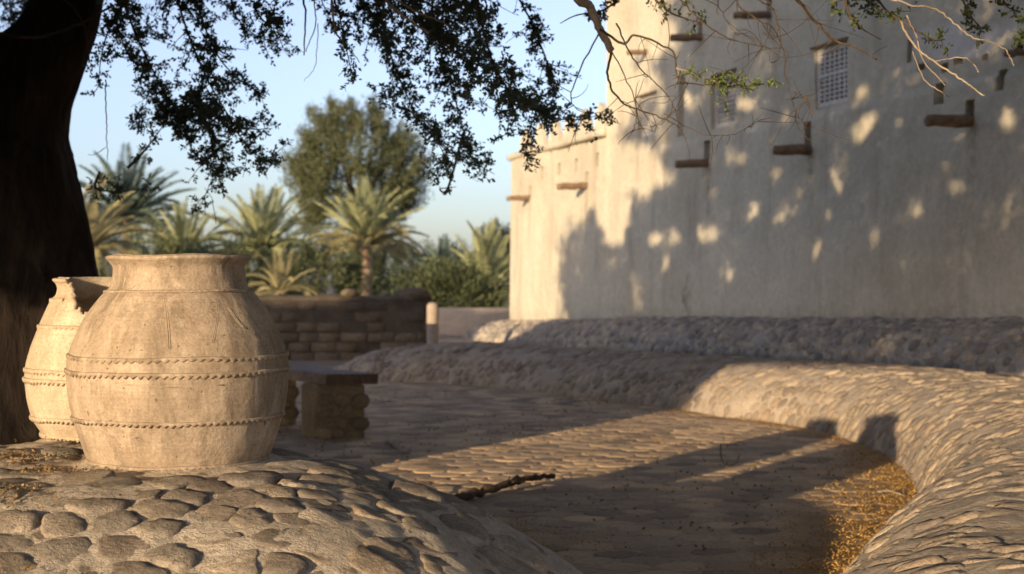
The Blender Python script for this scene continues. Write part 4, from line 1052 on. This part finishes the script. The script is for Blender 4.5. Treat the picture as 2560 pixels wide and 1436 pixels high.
# unseen trees left and behind the camera, crowns masked to shade the yard
def off_tree(loc, crown_c, crown_r, label, seed, n=170, per=130, lsize=.11, keep=None):
    rs2 = np.random.RandomState(seed); t = empty('shade_tree', loc, label, 'tree', 'unseen trees with crowns shaped to shade the yard')
    V, Fc = gnarl([loc, (loc[0] + .2, loc[1], 1.4), ((loc[0] + crown_c[0]) / 2, (loc[1] + crown_c[1]) / 2, 2.8), crown_c], [.35, .28, .2, .08], 16, seed, .1, 6); b = MB(); b.add(V, Fc); b.build('trunk', M['bark'], t)
    cl = Leaves()
    k = 0
    while k < n:
        d = rs2.normal(size=3); d /= np.linalg.norm(d); c = np.array(crown_c) + d * rs2.rand() ** .4 * np.array(crown_r)
        p = .842 * c[0] - .539 * c[1]
        if keep and not keep(p, c): continue
        k += 1; q = c + rs2.normal(size=(per, 3)) * .22
        cl.add(q, rs2.normal(size=(per, 3)), lsize * rs2.uniform(.7, 1.3, per), lsize * .5, rs2.rand(per))
    cl.build('foliage', M['leaf'], t, rs2)
def low_shade(p, w):  # leaf mask: keeps only leaves whose shade is wanted low in the yard
    q = np.interp(p, [-19, -16.7, -16.6, -14.0, -13.9, -6.6], [4.8, 4.8, 3.5, 3.5, 4.0, 4.0]) + fbm(P3(p, w), 1.5, 3) * .5
    return (sstep(-6.25, -6.75, p + fbm(P3(p, w, 3), 1.2, 2) * .12) * (w < q) * (w > .3)).astype(float)
def off_tree(p, s_, pr_, label, seed, n):
    rs2 = np.random.RandomState(seed); base = to_xyz(p - .4, s_ - .5, 0); top = to_xyz(p - .2, s_, 4.2)
    t = empty('shade_tree', tuple(base), label, 'tree', 'unseen trees with crowns shaped to shade the yard')
    V, Fc = gnarl([base, base + [.1, .05, 1.4], (base + top) / 2 + [0, 0, .6], top], [.30, .25, .2, .08], 16, seed, .1, 6); b = MB(); b.add(V, Fc); b.build('trunk', M['bark'], t)
    crown(t, n, (p - pr_, p + pr_), (s_ - 2.6, s_ + 2.6), (.3, 5.0), 150, .14, M['leaf'], rs2, .5, low_shade)
off_tree(-8.4, -9, 2.3, 'dense unseen tree left of the camera, crown shaped for shade, nearest the yard', 50, 650)
off_tree(-12.2, -10, 2.3, 'dense unseen tree left of the camera, crown shaped for shade, middle of three', 51, 600)
off_tree(-16.2, -9, 2.6, 'dense unseen tree left of the camera, crown shaped for shade, farthest out', 52, 650)

# ------------------------------------------------------------------ date palms beyond the wall
def frond_mesh(seed, arch, mat, L=1.0, nl=74):
    rs2 = np.random.RandomState(seed); t = np.linspace(0, 1, 14); x = t * (1 - .18 * arch * t); z = arch * (.5 * t - .8 * t ** 2.4)
    path = np.stack([x, 0 * x, z], 1); V, Fc = tube_vf(path, np.linspace(.012, .003, 14), 4, False)
    VV = [V]; FF = [list(f) for f in Fc]; n0 = len(V); tone = [np.full(len(V), .9)]
    for sd in (-1, 1):
        for k in range(nl):
            q = .10 + .9 * (k + rs2.rand() * .6) / nl; p = np.array([np.interp(q, t, x), 0, np.interp(q, t, z)]); q2 = min(q + .03, 1); T = np.array([np.interp(q2, t, x), 0, np.interp(q2, t, z)]) - p; T /= np.linalg.norm(T) + 1e-6
            up = np.array([-T[2], 0, T[0]]); ln = .18 * math.sin(PI * (.12 + .8 * q) ** .8) * rs2.uniform(.85, 1.1) + .03
            dr = T * .75 + np.array([0, sd, 0]) * .75 + up * rs2.uniform(.15, .5); dr /= np.linalg.norm(dr); tip = p + dr * ln + np.array([0, 0, -.02]); wv = np.cross(dr, up); wv = up * .0065 + T * .004
            md = p + dr * ln * .45; VV.append(np.array([p - wv * .5, md - wv, tip, md + wv])); FF.append([n0, n0 + 1, n0 + 2, n0 + 3]); n0 += 4; tone.append(np.full(4, rs2.rand()))
    me = bpy.data.meshes.new('frond'); me.from_pydata(np.concatenate(VV).tolist(), [], FF); a = me.attributes.new('tone', 'FLOAT', 'POINT'); a.data.foreach_set('value', np.concatenate(tone).astype(np.float32)); me.materials.append(mat); return me
FM = {k: [frond_mesh(10 * i + j, ar, M[k]) for j, ar in enumerate((.12, .28, .5, .8))] for i, k in enumerate(('palm', 'palm_dry_sunlit', 'palm_shaded'))}
def palm(x, y, d, R, nfr, key, label, seed, trunk_r=.2, dry_low=False, spread=1.0, minel=-.35):
    nfr = int(nfr * 1.35)
    rs2 = np.random.RandomState(seed); c = at(x, y, d); t = empty('date_palm', (c[0], d, 0), label, 'palm tree', 'date palms beyond the mud brick wall')
    zs = np.linspace(-.2, c[2], 16); rr_ = trunk_r * (1.15 - .25 * np.linspace(0, 1, 16)); pth = np.stack([c[0] + .05 * np.sin(zs), 0 * zs + d, zs], 1)
    pth2 = np.repeat(pth, 2, 0); pth2[1::2, 2] += (zs[1] - zs[0]) * .5; V, Fc = tube_vf(pth2, np.repeat(rr_, 2) * np.tile([1.12, .92], 16), 12); b = MB(); b.add(V, Fc); b.build('trunk', M['palm_trunk'], t)
    for k in range(nfr):
        az = k * 2.39996 + rs2.uniform(-.2, .2); f = (k + .5) / nfr; el = math.radians(82) * (1 - f) ** .9 + minel * f; el *= spread
        me = FM[key if not (dry_low and f > .55) else 'palm_dry_sunlit'][min(3, int(f * 3 + rs2.rand() * 1.2))]
        o = bpy.data.objects.new('frond', me); o.rotation_euler = (rs2.uniform(-.35, .35), -el, az); s = R * rs2.uniform(.85, 1.1); o.scale = (s, s, s); link(o, t, c + np.array([0, 0, rs2.uniform(-.08, .08)]))
palm(915, 622, 60, 3.0, 36, 'palm', 'golden green date palm with a bare trunk, alone before the round tree', 1, .22, True)
palm(655, 640, 52, 2.8, 34, 'palm', 'grey green date palm rising just right above the near jar rim', 2, .22, False, 1.0, -.6)
palm(460, 655, 50, 2.3, 24, 'palm', 'small date palm with upright fronds above the near jar rim', 3, .2, False, 1.1)
palm(318, 560, 58, 3.1, 34, 'palm_shaded', 'tall date palm with shade put into its blue grey colour, behind the acacia trunk', 4, .24, False, 1.0, -.5)
palm(205, 640, 40, 2.3, 26, 'palm_dry_sunlit', 'sunlit yellowish date palm close against the acacia trunk', 5, .2, False, 1.0)
palm(1215, 745, 48, 2.6, 28, 'palm', 'low date palm clump just left of the fort corner', 6, .2, False, 1.15)
palm(700, 735, 36, 1.2, 14, 'palm_dry_sunlit', 'short bright palm offshoot behind the mud brick wall', 7, .1, False, 1.1)
palm(1110, 730, 55, 2.2, 24, 'palm_shaded', 'low shaded date palm between the lone palm and the clump by the fort', 8, .2, False, 1.1)

# ------------------------------------------------------------------ broad-leaved trees and bushes behind
def tuft_tree(name, c, rad, n, per, mat, label, seed, leaf=.14, trunk_r=.3, cat='tree', group=None, up=.8, low=-.75, spread=.42):
    rs2 = np.random.RandomState(seed); t = empty(name, (c[0], c[1], 0), label, cat, group)
    if trunk_r:
        V, Fc = gnarl([(c[0], c[1], -.1), (c[0] + .1, c[1], c[2] * .3), (c[0], c[1], c[2] * .8)], [trunk_r, trunk_r * .8, trunk_r * .4], 12, seed, .1, 6); b = MB(); b.add(V, Fc); b.build('trunk', M['bark'], t)
        b = MB()
        for k in range(14):
            d = rs2.normal(size=3); d[2] = abs(d[2]) * .7; d /= np.linalg.norm(d); a = np.array([c[0], c[1], c[2] * .55]); e = np.array(c) + d * np.array(rad) * .8; V, Fc = tube_vf(catmull([a, (a + e) / 2 + rs2.normal(size=3) * .3, e], 4), np.linspace(trunk_r * .4, .03, 9), 6); b.add(V, Fc)
        b.build('boughs', M['bark'], t)
    cl = Leaves(); k = 0
    while k < n:
        d = rs2.normal(size=3); d /= np.linalg.norm(d)
        if d[2] < low: continue
        lump_ = 1 + .27 * float(fbm(d + seed, 1.7, 3)) * 2
        q = np.array(c) + d * np.array(rad) * lump_ * rs2.uniform(.45, 1.0) ** .6; k += 1
        m_ = per; sc_ = spread * rs2.uniform(.6, 1.3); ax = d * .8 + np.array([0, 0, up]); ax /= np.linalg.norm(ax)
        o = rs2.normal(size=(m_, 3)) * sc_ * .45 + ax * rs2.uniform(-1, 1.3, (m_, 1)) * sc_
        cl.add(q + o, ax + rs2.normal(size=(m_, 3)) * .45, leaf * rs2.uniform(.7, 1.4, m_), leaf * .3, np.clip(rs2.rand(m_) * .6 + rs2.rand() * .4, 0, 1))
    cl.build('crown', mat, t, rs2)
c = at(893, 452, 75); tuft_tree('ghaf_tree', c, (3.6, 3.4, 4.0), 430, 120, M['ghaf'], 'large round olive green tree rising behind the lone palm', 21, .20, .35)
c = at(1268, 640, 90); tuft_tree('ghaf_tree', c, (1.7, 1.6, 2.0), 110, 90, M['ghaf'], 'small olive tree just showing left of the fort', 22, .2, .2)
for k, (x, y, d, rx, rz, lb) in enumerate([(520, 730, 44, 2.2, 1.3, 'dark bush hidden low behind the near jar'), (770, 720, 46, 1.9, 1.3, 'dark green bush behind the mud brick wall, left of the lone palm trunk'),
                                        (860, 690, 66, 2.4, 1.8, 'dense dark bush under the lone palm crown, left of its trunk'), (990, 700, 62, 2.2, 1.5, 'dense dark bush right of the lone palm trunk'),
                                        (1120, 745, 40, 1.5, .7, 'low dark hedge bush above the plastered wall'), (340, 690, 46, 2.3, 1.5, 'shaded bush between the acacia trunk and the near jar'),
                                        (640, 700, 60, 2.6, 1.9, 'dark bush mass below the grey green palm'), (1180, 690, 80, 3.0, 1.6, 'far olive bush below the small tree by the fort'), (430, 700, 66, 3.4, 2.1, 'far dark thicket above the near jar rim'),
                                        (1040, 690, 84, 3.4, 2.0, 'far bush under the right side of the round tree')]):
    c = at(x, y, d); tuft_tree('bush', c, (rx, rx * .8, rz), 110, 90, M['shrub'], lb, 60 + k, .15, 0, 'bush', 'bushes beyond the mud brick wall', .5, -.95, .30)

# ------------------------------------------------------------------ small things on the ground
def tris(name, P, size, mat, parent, rs, tone, label=None, cat=None, flat=.5):
    n = len(P); a = rs.uniform(0, 2 * PI, n); d = np.stack([np.cos(a), np.sin(a), rs.normal(size=n) * flat], 1)
    V, Fq = leaf_quads(P, d, size * rs.uniform(.6, 1.5, n), size * .7, rs)
    o = mk(name, V, Fq, mat, parent, None, False, {'tone': np.repeat(tone, 4)}); o['kind'] = 'stuff'
    if label: tag(o, label, cat)
    return o
rs = np.random.RandomState(5)
n = 300000; x = rs.uniform(-1.2, 3.2, n); y = rs.uniform(5.0, 16.5, n); d = dist_foot(x, y); la = litter_amt(x, y)
dens = np.where(y < 10.5, la ** 1.3, la * .25) * (.35 + .65 * sstep(-.08, .1, fbm(P3(x, y, 9), 3.5, 3))); ok = (d < .06) & (rs.rand(n) < dens * .8) & (mound_h(x, y) < .05); x, y = x[ok], y[ok]
tris('fallen_blossom', P3(x, y, .012 + rs.rand(len(x)) * .012), .0115, M['litter'], None, rs, rs.rand(len(x)), 'drift of fallen golden blossom along the foot of the rubble wall', 'blossom litter')
n = 90000; x = rs.uniform(-2.6, -.2, n); y = rs.uniform(2.6, 5.6, n)
den = np.exp(-((x + 1.62) / .25) ** 2 - ((y - 4.35) / .35) ** 2) * 1.1 + np.exp(-((x + 1.25 + (y - 3.6) * .5) / .10) ** 2) * .5 * (y < 4.3) + .05 * (x < -1.0)
den *= sstep(.02, .16, fbm(P3(x, y), 6, 3)) ; ok = rs.rand(n) < den * .42; x, y = x[ok], y[ok]; z = mound_h(x, y) + .022 + rs.rand(len(x)) * .012
tris('dry_litter', P3(x, y, z), .011, M['debris'], None, rs, rs.rand(len(x)), 'brown and yellow dry leaf litter caught between the cobbles at the left of the platform', 'leaf litter', .9)
rs = np.random.RandomState(15); n = 2600; x = rs.uniform(-2.5, 2.6, n); y = rs.uniform(5.6, 16, n); ok = (dist_foot(x, y) < -.05) & (mound_h(x, y) < .02) & (vn(P3(x, y, 4.5), 1.1) > .42); x, y = x[ok], y[ok]
tris('leaf_scatter', P3(x, y, .012 + rs.rand(len(x)) * .01), .022, M['debris'], None, rs, rs.rand(len(x)) * .6, 'dry brown leaves scattered thinly over the paving of the yard', 'leaf litter', .5)
def stick(name, pts, r, mat, label, seed, forks=0):
    rs2 = np.random.RandomState(seed); Q = catmull(pts, 8); Q += rs2.normal(size=Q.shape) * r * .25; V, Fc = tube_vf(Q, r * np.linspace(1.1, .55, len(Q)) * (1 + rs2.uniform(-.15, .15, len(Q))), 8)
    b = MB(); b.add(V, Fc)
    for _ in range(forks):
        i = rs2.randint(3, len(Q) - 2); d = rs2.normal(size=3); d[2] = abs(d[2]) * .6; d /= np.linalg.norm(d); q = Q[i] + d * np.linspace(0, rs2.uniform(.05, .12), 4)[:, None]; V, Fc = tube_vf(q, np.linspace(r * .35, r * .12, 4), 5); b.add(V, Fc)
    return tag(b.build(name, mat, None, Q.mean(0)), label, 'stick')
def fl(x, y, h=.02):
    d = (EYE - h) * F / (y - 690.0); return ((x - 1280) / F * d, d, h)
stick('fallen_branch', [fl(1085, 1262, .03), fl(1150, 1245, .03), fl(1230, 1225, .04), (*fl(1310, 1200, .06),), (*fl(1388, 1190, .09),)], .030, M['branch'], 'thick dark fallen branch lying at the foot of the stone platform', 1, 3)
stick('curled_twig', [fl(1040, 1215, .03), fl(1060, 1208, .05), fl(1085, 1222, .04), fl(1100, 1235, .02)], .009, M['branch'], 'small dark curled twig left of the fallen branch', 2, 1)
stick('bent_twig', [np.array(fl(1802, 1158, .02)) + [0, 0, .13], np.array(fl(1803, 1158, .02)) + [0, 0, .05], fl(1812, 1162, .02), fl(1840, 1160, .02), np.array(fl(1850, 1150, .02)) + [0, 0, .04]], .004, M['branch'], 'thin bent twig standing up at the edge of the jar shadow', 3)
stick('pale_stick', [fl(968, 1102), fl(990, 1118), fl(1012, 1134)], .010, M['twig'], 'short pale stick on the paving beyond the platform', 4)
stick('pale_twig', [fl(2195, 1232, .03), fl(2220, 1228, .04), fl(2250, 1236, .03), fl(2262, 1240, .02)], .006, M['twig'], 'pale curved twig lying on the golden blossom', 5)
